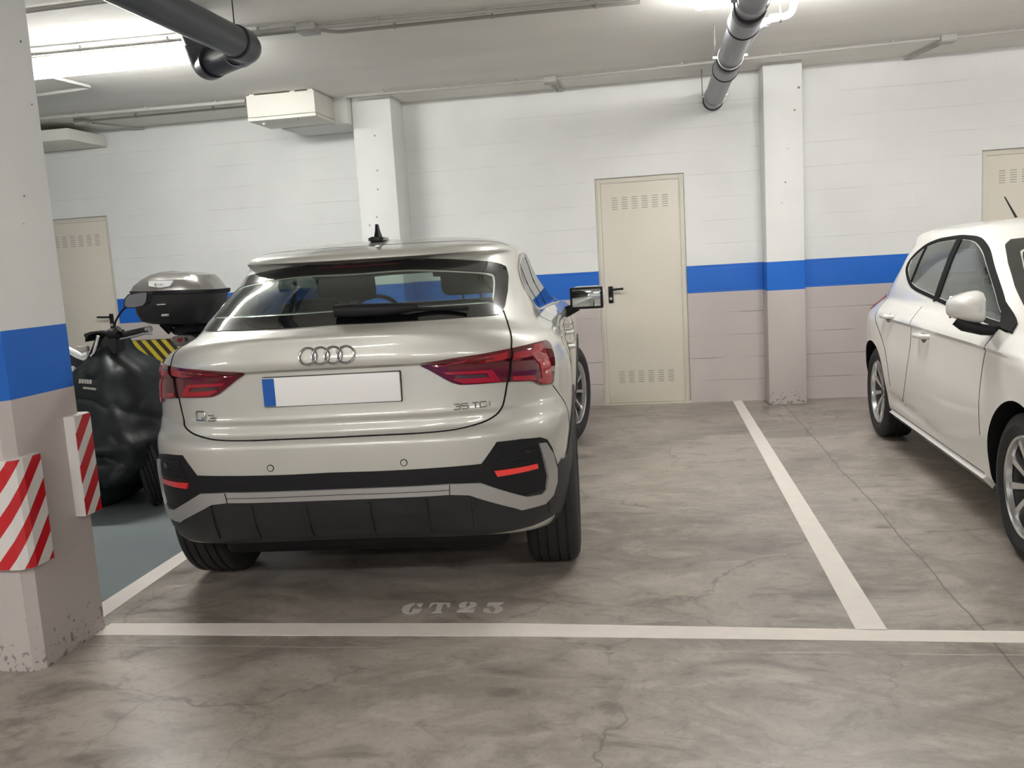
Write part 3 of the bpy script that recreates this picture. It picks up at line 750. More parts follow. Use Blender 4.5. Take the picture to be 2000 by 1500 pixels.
        me = bpy.data.meshes.new(name); me.from_pydata([tuple(v) for v in vs], [], fs); me.update()
        b2 = bmesh.new(); b2.from_mesh(me); bmesh.ops.recalc_face_normals(b2, faces=b2.faces[:]); b2.to_mesh(me); b2.free()
        return link(name, me, m, parent, True, 40)
    def strip(s, name, pts, D, width, m, parent, off=.0012, closed=False, step=.012, mirror=False, smooth_=1, back=.003):
        """narrow band following a polyline on the skin"""
        D = Vector(D).normalized(); pts = [Vector(p) for p in pts]
        if mirror: D = Vector((-D.x, D.y, D.z)); pts = [Vector((-p.x, p.y, p.z)) for p in pts]
        if smooth_: pts = chaikin(pts, smooth_, closed)
        P = resample(pts, step=step, closed=closed); n = len(P); vs = []
        for i, p in enumerate(P):
            a = P[(i - 1) % n] if (closed or i > 0) else p; b = P[(i + 1) % n] if (closed or i < n - 1) else p
            h, nn = s.hit(p, D)
            if nn.dot(D) > 0: nn = -nn
            t = (b - a).normalized(); c = t.cross(nn).normalized(); 
            for sgn in (-1, 1):
                hh, n2 = s.hit(h + c * sgn * width / 2, D)
                if n2.dot(D) > 0: n2 = -n2
                vs.append(hh + n2 * off); vs.append(hh - n2 * back)
        fs = []; m_ = n if closed else n - 1
        for i in range(m_):
            a = 4 * i; b = 4 * ((i + 1) % n)
            fs += [(a, b, b + 2, a + 2), (a + 1, a + 3, b + 3, b + 1), (a, a + 1, b + 1, b), (a + 2, b + 2, b + 3, a + 3)]
        if not closed: fs += [(0, 2, 3, 1), (4 * n - 4, 4 * n - 3, 4 * n - 1, 4 * n - 2)]
        me = bpy.data.meshes.new(name); me.from_pydata([tuple(v) for v in vs], [], fs); me.update()
        b2 = bmesh.new(); b2.from_mesh(me); bmesh.ops.recalc_face_normals(b2, faces=b2.faces[:]); b2.to_mesh(me); b2.free()
        return link(name, me, m, parent, True, 40)
    def inset(s, poly, D, dist, n=150):
        D = Vector(D).normalized(); e1, e2 = s.basis(D); poly = resample(poly, n, closed=True)
        P = [Vector((p.dot(e1), p.dot(e2))) for p in poly]
        area = sum(P[i].x * P[(i + 1) % n].y - P[(i + 1) % n].x * P[i].y for i in range(n)); sg = 1 if area > 0 else -1
        def dseg(q, a, b):
            ab = b - a; t = max(0, min(1, (q - a).dot(ab) / max(1e-12, ab.dot(ab)))); return (q - a - ab * t).length
        out = []
        for i in range(n):
            t = (P[(i + 1) % n] - P[i - 1]).normalized(); q = Vector((-t.y, t.x)) * sg * dist; c = P[i] + q
            if min(dseg(c, P[k], P[(k + 1) % n]) for k in range(n)) > dist * .96: out.append(poly[i] + e1 * q.x + e2 * q.y)
        return resample(out, 72, closed=True)
    def cutter(s, poly, D, fwd, back_):
        D = Vector(D).normalized(); e1, e2 = s.basis(D); poly = resample(poly, 56, closed=True); n = len(poly)
        # flat, slightly jittered end caps keep the boolean well conditioned
        k0 = min(Vector(p).dot(D) for p in poly) - back_; k1 = max(Vector(p).dot(D) for p in poly) + fwd
        flat = [e1 * Vector(p).dot(e1) + e2 * Vector(p).dot(e2) for p in poly]
        bm = bmesh.new(); a = [bm.verts.new(q + D * k0) for q in flat]; b = [bm.verts.new(q + D * k1) for q in flat]
        for k in range(n): bm.faces.new((a[k], a[(k + 1) % n], b[(k + 1) % n], b[k]))
        for t in tessellate_polygon([[Vector((q.dot(e1), q.dot(e2), 0)) for q in flat]]):
            bm.faces.new([a[i] for i in t]); bm.faces.new([b[i] for i in reversed(t)])
        return s.cutobj(bm)
    def cutobj(s, bm, m='interior'):
        bmesh.ops.recalc_face_normals(bm, faces=bm.faces[:]); me = bpy.data.meshes.new('cut'); bm.to_mesh(me); bm.free(); me.materials.append(M[m])
        o = bpy.data.objects.new('cut', me); COL.objects.link(o); return o
    def body(s, name, m, cutters, sub=4, kr=36, ks=26, kf=24):
        vs, fs = s.sh.faces(s.sh.grid(sub, kr, ks, kf)); me = bpy.data.meshes.new(name); me.from_pydata(vs, [], fs); me.update()
        bm = bmesh.new(); bm.from_mesh(me); bmesh.ops.remove_doubles(bm, verts=bm.verts[:], dist=1e-6); bmesh.ops.recalc_face_normals(bm, faces=bm.faces[:]); bm.to_mesh(me); bm.free()
        me.materials.append(M[m]); o = bpy.data.objects.new(name, me); COL.objects.link(o)
        for c in cutters:
            md = o.modifiers.new('b', 'BOOLEAN'); md.operation = 'DIFFERENCE'; md.object = c; md.solver = 'EXACT'
            if hasattr(md, 'material_mode'): md.material_mode = 'TRANSFER'
        dg = bpy.context.evaluated_depsgraph_get(); dg.update(); ev = o.evaluated_get(dg)
        nm = bpy.data.meshes.new_from_object(ev, preserve_all_data_layers=True, depsgraph=dg)
        o.modifiers.clear(); o.data = nm; nm.name = name
        nm.polygons.foreach_set('use_smooth', [True] * len(nm.polygons)); nm.set_sharp_from_angle(angle=radians(32))
        for c in cutters: bpy.data.objects.remove(c)
        o.parent = s.root; return o
def well(car, x0, x1, y, z, r):
    bm = bmesh.new(); add_lathe(bm, [(r, x0), (r, x1)], 56, 'X', Matrix.Translation((0, y, z))); return car.cutobj(bm, 'gap')

def wheel(name, parent, x, y, z, R, W, rimr, side, spokes, style, steer=0, lean=0):
    """side=+1 outer face towards +x"""
    mt = Matrix.Translation((x, y, z)) @ Matrix.Rotation(steer, 4, 'Z') @ Matrix.Rotation(0 if side > 0 else pi, 4, 'Z')
    w0 = empty(name, (0, 0, 0)); w0.parent = parent; w0.matrix_basis = mt; h = W / 2
    pr = [(rimr * .96, -h * .80), (rimr * 1.02, -h * .92), (rimr * 1.16, -h * 1.02), (R * .90, -h * .98), (R * .965, -h * .86)]
    gr = []
    for k, g in enumerate((-.55, -.2, .2, .55)):
        c = g * h; gr += [(R * .998 - .004 * abs(g), c - .0055), (R - .010, c - .004), (R - .010, c + .004), (R * .998 - .004 * abs(g), c + .0055)]
    pr += [(R * .985, -h * .78)] + gr + [(R * .985, h * .78), (R * .965, h * .86), (R * .90, h * .98), (rimr * 1.16, h * 1.02), (rimr * 1.02, h * .92), (rimr * .96, h * .80)]
    ty = lathe('tyre', pr, 'tyre', w0, 72, 'X', closed=True, ang=25)
    # rim barrel
    lathe('rim', [(rimr * .99, h * .86), (rimr * .965, h * .90), (rimr * .93, h * .84), (rimr * .915, h * .60), (rimr * .96, h * .55)], 'alloy', w0, 60, 'X', closed=True)
    lathe('rim_barrel', [(rimr * .95, h * .56), (rimr * .905, h * .56), (rimr * .86, -h * .8), (rimr * .97, -h * .85)], 'alloydark', w0, 60, 'X', closed=True)  # barrel coloured dark to carry the shade between the spokes
    lathe('brake_disc', [(rimr * .62, h * .02), (rimr * .62, h * .10)], 'alloydark', w0, 40, 'X')
    lathe('spoke_gap_shade', [(rimr * .86, -h * .3), (rimr * .86, -h * .25)], 'gap', w0, 40, 'X')  # dark disc added as painted shade behind the spokes
    xo = h * .62
    for k in range(spokes):
        a0 = 2 * pi * k / spokes + .2; bm = bmesh.new()
        for dd in ((-1, 1) if style == 'twin' else (0,)):
            r0, r1 = rimr * .14, rimr * .955
            wi = rimr * (.05 if style == 'twin' else .055 if style == 'ten' else .10); wo = rimr * (.065 if style == 'twin' else .095 if style == 'ten' else .085)
            ai = a0 + dd * .11 * (2.2 if style == 'twin' else 0); ao = a0 + dd * (pi / spokes) * .50
            sec = []
            for r, a, ww, xx, th in ((r0, ai, wi, xo * .78, .03), (rimr * .55, (ai * .35 + ao * .65), (wi + wo) / 2, xo * .98, .028), (r1, ao, wo, xo * 1.18, .026)):
                rad = Vector((0, cos(a), sin(a))); tan = Vector((0, -sin(a), cos(a)))
                sec.append([bm.verts.new(rad * r + tan * ww * sx + Vector((xx + dx, 0, 0))) for sx, dx in ((-1, -th), (-.75, 0), (.75, 0), (1, -th))])
            for p, q in zip(sec, sec[1:]):
                for i in range(4): bm.faces.new((p[i], p[(i + 1) % 4], q[(i + 1) % 4], q[i]))
            bm.faces.new(sec[0][::-1]); bm.faces.new(sec[-1])
        from_bm('spoke', bm, 'alloy', w0, ang=28)
    hb = lathe('hub', [(rimr * .20, xo * .35), (rimr * .20, xo * .78), (rimr * .155, xo * .90), (rimr * .07, xo * .94)], 'alloy', w0, 30, 'X')
    lathe('centre_cap', [(rimr * .10, xo * .9), (rimr * .10, xo * .97), (rimr * .085, xo * 1.0)], 'alloydark', hb, 24, 'X')
    bm = bmesh.new()
    for k in range(5):
        a = 2 * pi * k / 5; add_lathe(bm, [(.009, xo * .7), (.009, xo * .90)], 10, 'X', Matrix.Translation((0, cos(a) * rimr * .155, sin(a) * rimr * .155)))
    from_bm('wheel_bolts', bm, 'alloydark', hb)
    return w0
def tyre_mat():
    m = add_noise(mat('tyre_rubber', (.018, .018, .019), .75), 40, .15); b = m.node_tree.nodes['Principled BSDF']
    tc = nd(m, 'ShaderNodeTexCoord'); sp = nd(m, 'ShaderNodeSeparateXYZ'); lk(m, tc.outputs['Object'], sp.inputs[0])
    at = nd(m, 'ShaderNodeMath', operation='ARCTAN2'); lk(m, sp.outputs['Y'], at.inputs[0]); lk(m, sp.outputs['Z'], at.inputs[1])
    ab = nd(m, 'ShaderNodeMath', operation='ABSOLUTE'); lk(m, sp.outputs['X'], ab.inputs[0])
    sl = nd(m, 'ShaderNodeMath', operation='MULTIPLY_ADD'); lk(m, ab.outputs[0], sl.inputs[0]); sl.inputs[1].default_value = 1.6; lk(m, at.outputs[0], sl.inputs[2])
    fr = nd(m, 'ShaderNodeMath', operation='MULTIPLY'); lk(m, sl.outputs[0], fr.inputs[0]); fr.inputs[1].default_value = 84 / (2 * pi)
    f2 = nd(m, 'ShaderNodeMath', operation='FRACT'); lk(m, fr.outputs[0], f2.inputs[0])
    lt = nd(m, 'ShaderNodeMath', operation='LESS_THAN'); lk(m, f2.outputs[0], lt.inputs[0]); lt.inputs[1].default_value = .16
    # sipes only on the tread
    y2 = nd(m, 'ShaderNodeVectorMath', operation='LENGTH'); cb = nd(m, 'ShaderNodeCombineXYZ'); lk(m, sp.outputs['Y'], cb.inputs[1]); lk(m, sp.outputs['Z'], cb.inputs[2]); lk(m, cb.outputs[0], y2.inputs[0])
    gt = nd(m, 'ShaderNodeMath', operation='GREATER_THAN'); lk(m, y2.outputs['Value'], gt.inputs[0]); gt.inputs[1].default_value = .300
    mu = nd(m, 'ShaderNodeMath', operation='MULTIPLY'); lk(m, lt.outputs[0], mu.inputs[0]); lk(m, gt.outputs[0], mu.inputs[1])
    bp = nd(m, 'ShaderNodeBump'); bp.invert = True; bp.inputs['Strength'].default_value = .8; bp.inputs['Distance'].default_value = .006
    lk(m, mu.outputs[0], bp.inputs['Height']); lk(m, bp.outputs[0], b.inputs['Normal'])
    return m
M['tyre'] = tyre_mat()
def soft_box(name, lo, hi, m, parent, bev, mtx=None): return box(name, lo, hi, m, parent, bev, 4, mtx)
def seat(parent, x, y, zc_, wd=.50, hr=True, back_h=.62, tilt=.25):
    s_ = soft_box('seat', (x - wd / 2, y - .02, zc_), (x + wd / 2, y + .45, zc_ + .14), 'interior', parent, .05)
    mt = Matrix.Translation((x, y, zc_ + .08)) @ Matrix.Rotation(tilt, 4, 'X')
    soft_box('seat_back', (-wd / 2, -.06, 0), (wd / 2, .07, back_h), 'interior', s_, .05, mt)
    if hr:
        hw_ = .13 if hr is True else hr; soft_box('headrest', (-hw_, -.05, back_h + .04), (hw_, .05, back_h + .26), 'interior', s_, .045, mt)
        tube('headrest_post', [mt @ Vector((-.05, 0, back_h - .03)), mt @ Vector((-.05, 0, back_h + .06))], .006, 'rod', s_, 8)
        tube('headrest_post', [mt @ Vector((.05, 0, back_h - .03)), mt @ Vector((.05, 0, back_h + .06))], .006, 'rod', s_, 8)
    return s_
V3 = Vector

# ------------------------------------------------------------ silver-green coupe SUV seen from behind
Q_LOC = V3((-1.243, 3.828, 0)); Q_ANG = radians(4.3)
def q_bump(x, y, z, w_):
    # wheel blisters and waisted doors, only on the flanks
    side = sst(.55, .80, x) if w_ > .7 else 0
    bl = .024 * (math.exp(-((y - 0) / .50) ** 2) + math.exp(-((y - 2.68) / .50) ** 2)) * sst(.30, .55, z) * (1 - sst(.90, 1.02, z))
    waist = -.022 * sst(.35, .7, y) * (1 - sst(2.0, 2.3, y)) * (1 - sst(.95, 1.05, z))
    low = -.02 * sst(.5, .8, y) * (1 - sst(1.9, 2.2, y)) * (1 - sst(.45, .6, z))
    return ((bl + waist + low) * side, 0, 0)
#        zr    zs    zf    w     yr     yf    cr   cf   nr   nf
Q_ROWS = [
 (.320, .240, .22, .700, -.640, 3.30, .0, 2.70, 3.4, 3.6),
 (.350, .270, .26, .805, -.715, 3.42, .0, 2.70, 3.4, 3.6),
 (.430, .350, .36, .842, -.765, 3.50, .0, 2.70, 3.4, 3.6),
 (.530, .450, .45, .850, -.790, 3.53, .0, 2.70, 3.4, 3.6),
 (.620, .550, .55, .853, -.800, 3.54, .0, 2.70, 3.4, 3.6),
 (.715, .680, .65, .856, -.803, 3.55, .0, 2.70, 3.4, 3.6),
 (.742, .725, .72, .856, -.788, 3.54, .0, 2.70, 3.4, 3.6),
 (.762, .755, .75, .855, -.758, 3.53, .0, 2.70, 3.3, 3.6),
 (.795, .790, .79, .853, -.752, 3.50, .0, 2.70, 3.2, 3.6),
 (.815, .810, .80, .852, -.730, 3.50, .0, 2.70, 3.2, 3.6),
 (.900, .880, .86, .850, -.722, 3.42, .0, 2.70, 3.2, 3.4),
 (.990, .960, .91, .845, -.716, 3.30, .0, 2.65, 3.2, 3.2),
 (1.002, .976, .93, .840, -.748, 3.20, .0, 2.6, 3.2, 3.0),
 (1.025, 1.000, .95, .835, -.752, 3.10, .0, 2.5, 3.2, 3.0),
 (1.080, 1.045, .975, .804, -.738, 2.90, .0, 2.3, 3.2, 3.0),
 (1.112, 1.070, .995, .766, -.734, 2.60, .02, 2.0, 3.1, 3.0),
 (1.130, 1.088, 1.02, .738, -.700, 2.35, .05, 1.9, 3.0, 4.4),
 (1.150, 1.105, 1.05, .728, -.640, 2.20, .10, 1.7, 2.9, 4.6),
 (1.205, 1.160, 1.13, .708, -.545, 2.02, .20, 1.5, 2.9, 4.6),
 (1.275, 1.240, 1.24, .672, -.415, 1.75, .35, 1.25, 3.0, 4.4),
 (1.335, 1.325, 1.33, .650, -.280, 1.50, .50, 1.05, 2.9, 4.0),
 (1.380, 1.385, 1.385, .632, -.180, 1.33, .50, 1.0, 2.9, 3.0),
 (1.395, 1.405, 1.40, .625, -.235, 1.27, .50, .95, 3.0, 3.0),
 (1.417, 1.425, 1.42, .608, -.225, 1.20, .50, .90, 3.0, 3.0),
 (1.438, 1.447, 1.445, .565, -.120, 1.10, .50, .85, 2.9, 3.0),
 (1.462, 1.468, 1.466, .470, .06, .98, .50, .80, 2.8, 3.0),
 (1.483, 1.484, 1.484, .320, .26, .85, .50, .70, 2.6, 2.6),
 (1.492, 1.492, 1.492, .130, .45, .70, .50, .60, 2.2, 2.2)]
QR = tag(empty('car', Q_LOC, Q_ANG), 'light silver-green hatchback parked tail first towards us, badges Q3 and 35 TDI', 'car')
Q = Car(Shape(Q_ROWS, q_bump), Q_LOC, Q_ANG, QR)
REAR = V3((0, 1, 0)); RC = V3((-.45, 1, 0)); RSIDE = V3((-1, 0, 0)); FRONT = V3((0, -1, 0))
def sym(pts, D=REAR):
    """outline of the right half -> full symmetric outline; first and last lie on the centre line"""
    R = [Vector(p) for p in pts]; return R + [Vector((-p.x, p.y, p.z)) for p in reversed(R) if abs(p.x) > 1e-4]
def loc2(*xz): return [Q.hit(V3((x, -.8, z)), REAR)[0] for x, z in xz]
# glass outlines
_c = [Vector((0, -.62, 1.150))] + Q.px((740, 632), (800, 628), (900, 621), (960, 616.5)) + Q.px((979, 613), (986, 598), (991, 570), (993, 540), (988, 521), (975, 515), (950, 511), (880, 507), (800, 505)) + [Vector((0, -.18, 1.378))]
rear_out = sym(_c); rear_in = chaikin(Q.inset(chaikin(rear_out, 1), REAR, .044), 2)
side_out = [Vector((.7, y, z)) for y, z in ((.20, 1.13), (.13, 1.18), (.16, 1.26), (.30, 1.335), (.55, 1.375), (.85, 1.388), (1.12, 1.372), (1.40, 1.31), (1.70, 1.215), (1.98, 1.115), (2.07, 1.072), (2.0, 1.062), (1.4, 1.082), (.8, 1.098), (.4, 1.108))]
side_out = [Q.hit(p, RSIDE)[0] for p in chaikin(side_out, 1)]
side_in = Q.inset(side_out, RSIDE, .018)
ws_out = sym([Q.hit(V3((x, 2.15 - (z - 1.07) * 2.4 - x * x * .8, z)), FRONT)[0] for x, z in ((0, 1.07), (.45, 1.075), (.62, 1.085), (.655, 1.11), (.60, 1.24), (.53, 1.34), (.48, 1.345), (.25, 1.355), (0, 1.358))])
ws_in = Q.inset(ws_out, FRONT, .04)
def mir(L): return [Vector((-p.x, p.y, p.z)) for p in L]
cav = Shape([(.80, .80, .80, .55, -.38, 1.90, .1, 1.4, 3.4, 3.4), (.98, .98, .98, .60, -.44, 1.95, .1, 1.4, 3.4, 3.4), (1.10, 1.07, 1.05, .625, -.46, 1.98, .1, 1.4, 3.0, 3.0),
             (1.20, 1.16, 1.14, .640, -.44, 1.90, .2, 1.35, 2.9, 3.0), (1.275, 1.24, 1.24, .612, -.32, 1.66, .35, 1.2, 3.0, 3.0), (1.335, 1.325, 1.33, .588, -.19, 1.41, .45, 1.0, 2.9, 3.0),
             (1.38, 1.378, 1.38, .565, -.07, 1.23, .5, .95, 2.9, 3.0), (1.405, 1.41, 1.41, .50, .06, 1.05, .5, .9, 2.8, 3.0), (1.428, 1.43, 1.43, .33, .25, .9, .5, .8, 2.6, 2.6), (1.445, 1.445, 1.445, .12, .45, .7, .5, .6, 2.2, 2.2)])
def cavity(car, shp):
    vs, fs = shp.faces(shp.grid(2, 14, 10, 12)); bm = bmesh.new(); V_l = [bm.verts.new(v) for v in vs]
    for f in fs: bm.faces.new([V_l[i] for i in f])
    bmesh.ops.remove_doubles(bm, verts=bm.verts[:], dist=1e-5); return car.cutobj(bm)
cuts = [cavity(Q, cav)]
for yy in (0, 2.68):
    for sx in (1, -1): cuts.append(well(Q, sx * .58 if sx > 0 else -1.1, 1.1 if sx > 0 else -.58, yy, .345, .385))
cuts += [Q.cutter(Q.inset(rear_in, REAR, .006), REAR, .06, .30), Q.cutter(Q.inset(ws_in, FRONT, .006), FRONT, .06, .30)]
cuts += [Q.cutter(Q.inset(side_in, RSIDE, .004), RSIDE, .10, .2), Q.cutter(Q.inset(mir(side_in), V3((1, 0, 0)), .004), V3((1, 0, 0)), .10, .2)]
Q.body('body_shell', 'dew', cuts)
Q.ring('rear_glass_surround', rear_out, rear_in, REAR, 'blackgloss', QR, .003, .004)
rg = Q.patch('rear_glass', rear_in, REAR, 'glass_rear', QR, .002, .001, .05)
Q.ring('windscreen_surround', ws_out, ws_in, FRONT, 'blackgloss', QR, .003, .004)
Q.patch('windscreen', ws_in, FRONT, 'glass_side', QR, .002, .001, .06)
for mr in (False, True):
    o_, i_, D_ = (side_out, side_in, RSIDE) if not mr else (mir(side_out), mir(side_in), V3((1, 0, 0)))
    Q.ring('window_surround', o_, i_, D_, 'blackgloss', QR, .003, .004)
    sg = Q.patch('side_glass', i_, D_, 'glass_priv', QR, .002, .001, .05)
    for yb, yt, wd in ((.50, .36, .02), (1.02, .92, .045)):
        Q.strip('window_divider', [V3((0, yb, 1.10)) + V3(((-.75 if mr else .75), 0, 0)), V3(((-.65 if mr else .65), yt, 1.385 if yt > .5 else 1.33))], D_, wd, 'blackgloss', sg, .004, step=.04, smooth_=0)
    Q.strip('chrome_window_trim', o_, D_, .012, 'tailtrim', QR, .005, closed=True, step=.03)
# tail lamps
lamp = Q.px((817, 710), (890, 698), (997, 681), (1040, 671), (1065, 665), (1073, 671), (1082, 702), (1079, 750), (1052, 752), (1037, 744), (990, 745.5), (900, 752), (880, 747))
t_top = Q.px((842, 712), (990, 687), (990, 699), (850, 717))
t_mid = Q.px((866, 727), (960, 722), (978, 745), (905, 749), (884, 742), (888, 738), (955, 737), (950, 729), (872, 732))
t_clr = Q.px((887, 733), (948, 731), (952, 737), (892, 740))
t_out = Q.px((1040, 676), (1056, 671), (1072, 710), (1074, 748), (1056, 750), (1046, 742), (1056, 738), (1052, 712), (1034, 690))
t_o2 = Q.px((1000, 690), (1036, 682), (1040, 694), (1000, 700))
t_bot = Q.px((1000, 735), (1040, 733), (1046, 742), (1000, 743))
for mr in (False, True):
    L = Q.patch('tail_light', chaikin(lamp, 1, keep=.12), RC, 'lampdark', QR, .006, .004, .03, mirror=mr)
    if mr: L['label'] = 'left tail light, dark red lens'
    else: L['label'] = 'right tail light, dark red lens wrapping around the corner'
    for nm, P_, mm, of in (('light_bar', t_top, 'lampred', .0085), ('light_bar', t_mid, 'lampred', .0085), ('clear_insert', t_clr, 'lampclear', .0088), ('light_blade', t_out, 'lampred', .010), ('light_bar', t_o2, 'lampred', .0085), ('light_bar', t_bot, 'lampred', .0085)):
        Q.patch(nm, P_, RC, mm, L, of, .0, .03, mirror=mr)
# tailgate gap
gate = Q.px((983, 606), (990, 628), (1000, 652), (999, 682), (996, 715), (991, 746), (985, 782), (979, 801), (961, 817), (935, 828), (890, 840), (809, 847), (740, 850)) + [Q.hit(V3((0, -1, .7465)), REAR)[0]]
Q.strip('tailgate_gap', gate, REAR, .0065, 'gap', QR, .0012, smooth_=2); Q.strip('tailgate_gap', gate, REAR, .0065, 'gap', QR, .0012, mirror=True, smooth_=2)
lampcut = Q.px((997, 681), (996, 715), (991, 746)); 
for mr in (False, True): Q.strip('tail_light_split', lampcut, RC, .0065, 'gap', QR, .011, mirror=mr)
# roof spoiler gap and bumper side joint
DN = V3((0, .45, -.9)).normalized()
sp_ = [Q.hit(V3((x, y, 1.45)), DN)[0] for x, y in ((0, -.02), (.25, .0), (.40, .04), (.50, .10), (.56, .17), (.60, .24))]
for mr in (False, True): Q.strip('spoiler_gap', sp_, DN, .004, 'gap', QR, .0008, mirror=mr, smooth_=2)
for mr in (False, True):
    Q.strip('bumper_joint', Q.px((1079, 752), (1094, 772), (1108, 795), (1112, 830)), V3((-1, .5, 0)), .004, 'gap', QR, .0008, mirror=mr)
# lower bumper
blk = sym([V3((0, -.8, .620))] + Q.px((740, 920), (860, 913), (940, 906), (956, 884), (970, 863), (1020, 857), (1055, 854), (1068, 858), (1078, 875), (1086, 900), (1092, 927), (1088, 955), (1070, 985)) + [V3((.70, -.6, .44)), V3((0, -.78, .46))])
Q.patch('bumper_grille', blk, REAR, 'blackmatte', QR, .003, .004, .035)
dif = sym([V3((0, -.78, .545))] + [V3((.50, -.75, .545)), V3((.66, -.7, .47)), V3((.76, -.6, .47)), V3((.80, -.55, .53)), V3((.826, -.45, .56)), V3((.845, -.3, .50)), V3((.845, -.2, .40)), V3((.80, -.40, .335)), V3((.70, -.5, .325)), V3((0, -.65, .325))])
Q.patch('diffuser', dif, REAR, 'clad', QR, .005, .004, .035)
for mr in (False, True):
    Q.patch('corner_cladding', [V3((.8, y, z)) for y, z in ((-.50, .545), (-.40, .56), (-.28, .66), (-.30, .42), (-.20, .30), (-.34, .30), (-.52, .36), (-.56, .45))], RSIDE if not mr else RSIDE, 'clad', QR, .006, .004, .03, mirror=mr)
frm_px = [(740, 971), (878, 964), (915, 965), (1004, 990), (1016, 994), (1062, 982), (1077, 965), (1084, 940), (1084, 915), (1076, 885), (1063, 864), (1050, 866), (1060, 900), (1067, 930), (1064, 955), (1056, 964), (1027, 969), (938, 942), (878, 944), (740, 951)]
fp = Q.px(*frm_px)
frm = sym([V3((0, -.78, fp[0].z))] + fp + [V3((0, -.78, fp[-1].z))])
FR = Q.patch('silver_bumper_frame', frm, REAR, 'tailtrim', QR, .012, .004, .03)
hl = Q.px((740, 961), (878, 955)); Q.strip('frame_crease_shade', [V3((-hl[1].x, hl[1].y, hl[1].z)), V3((0, -.78, hl[0].z)), hl[1]], REAR, .002, 'gap', FR, .0125, smooth_=0)  # dark strip paints the shade of the frame's crease
for mr in (False, True): Q.strip('frame_joint', Q.px((878, 944.5), (878, 963.5)), REAR, .003, 'gap', FR, .0135, mirror=mr, smooth_=0)
rf = Q.px((964, 919), (1047, 905), (1048, 914), (970, 930))
for mr in (False, True):
    o_ = Q.patch('rear_reflector', rf, REAR, 'reflect' if mr else 'refl_lit_tone', QR, .010, .004, .03, mirror=mr)
    o_['label'] = 'left red reflector' if mr else 'right red reflector, painted brighter as if lit'
# horizontal ribs in the corner grilles
for mr in (False, True):
    bmn = None
    for k in range(9):
        zz = .665 - k * .0085; xa = .600 + max(0, (.665 - zz)) * -.35
        Q.strip('grille_rib', [V3((xa + .02, -.7, zz)), V3((.752, -.58, zz - .004))], REAR, .0035, 'clad', QR, .0065, mirror=mr, smooth_=0, step=.03)
# bumper sensors
def disc(name, p, D, r, m, parent, off, mirror=False):
    c = Q.hit(Vector(p), REAR)[0]; pts = [c + V3((cos(a) * r, 0, sin(a) * r)) for a in [2 * pi * k / 20 for k in range(20)]]
    return Q.patch(name, pts, D, m, parent, off, .002, .05, mirror=mirror)
for x in (-.235, .265):
    p = V3((x, -.8, .645)); s_ = disc('parking_sensor', p, REAR, .0135, 'gap', QR, .0015); disc('sensor_face', p, REAR, .0105, 'dew', s_, .0025)
for mr in (False, True): disc('parking_sensor', V3((.705, -.6, .640)), REAR, .013, 'blackgloss', QR, .007, mirror=mr)
# diffuser fins
for x in (-.5, -.33, .33, .5, .12, -.12):
    a = Q.hit(V3((x, -.8, .50)), REAR)[0]; b = Q.hit(V3((x, -.8, .36)), REAR)[0]
    Q.strip('diffuser_fin', [a, b], REAR, .010, 'clad', QR, .012, smooth_=0, step=.04)
# arch cladding, sills, door lines
for mr in (False, True):
    D_ = RSIDE
    for yc in (0, 2.68):
        arc = [V3((.88, yc + cos(a) * .412, .345 + sin(a) * .412)) for a in [radians(-12 + 204 * k / 24) for k in range(25)]]
        Q.strip('wheel_arch_trim', arc, D_, .06, 'clad', QR, .006, mirror=mr, smooth_=0, step=.04, back=.006)
    Q.patch('sill_cladding', [V3((.85, y, z)) for y, z in ((.42, .27), (.42, .44), (.8, .40), (2.2, .40), (2.26, .44), (2.26, .27))], D_, 'clad', QR, .006, .004, .08, mirror=mr)
    Q.strip('door_gap', [V3((.8, .42, .45)), V3((.8, .43, .70)), V3((.8, .30, .95)), V3((.8, .22, 1.09))], D_, .005, 'gap', QR, .001, mirror=mr, smooth_=2)
    Q.strip('door_gap', [V3((.8, 1.15, .42)), V3((.8, 1.16, .80)), V3((.8, 1.10, 1.06))], D_, .005, 'gap', QR, .001, mirror=mr)
    Q.strip('door_gap', [V3((.8, 2.25, .42)), V3((.8, 2.30, .80)), V3((.8, 2.15, 1.0))], D_, .005, 'gap', QR, .001, mirror=mr)
    Q.strip('side_crease_shade', [V3((.8, .25, .93)), V3((.8, 1.2, .915)), V3((.8, 2.3, .90))], D_, .004, 'gap', QR, .0005, mirror=mr)  # painted shade: dark strip drawn along the flank crease
    for yh in (.42, 1.28):
        h, n_ = Q.hit(V3(((.9 if not mr else -.9), yh + .11, .905)), RSIDE if not mr else V3((1, 0, 0))); sx = 1 if not mr else -1
        tube('door_handle', bend([h + V3((-.01 * sx, .0, 0)), h + V3((.035 * sx, .02, .0)), h + V3((.035 * sx, .17, .004)), h + V3((-.01 * sx, .2, .004))], .03), [.012] + [.013] * 14 + [.012] if False else .012, 'dew', QR, 10)
# fuel flap on the right rear wing
Q.strip('fuel_flap_gap', chaikin([V3((.85, y, z)) for y, z in ((-.05, .88), (.16, .88), (.16, 1.0), (-.05, 1.0))], 2), RSIDE, .0035, 'gap', QR, .0008, closed=True)
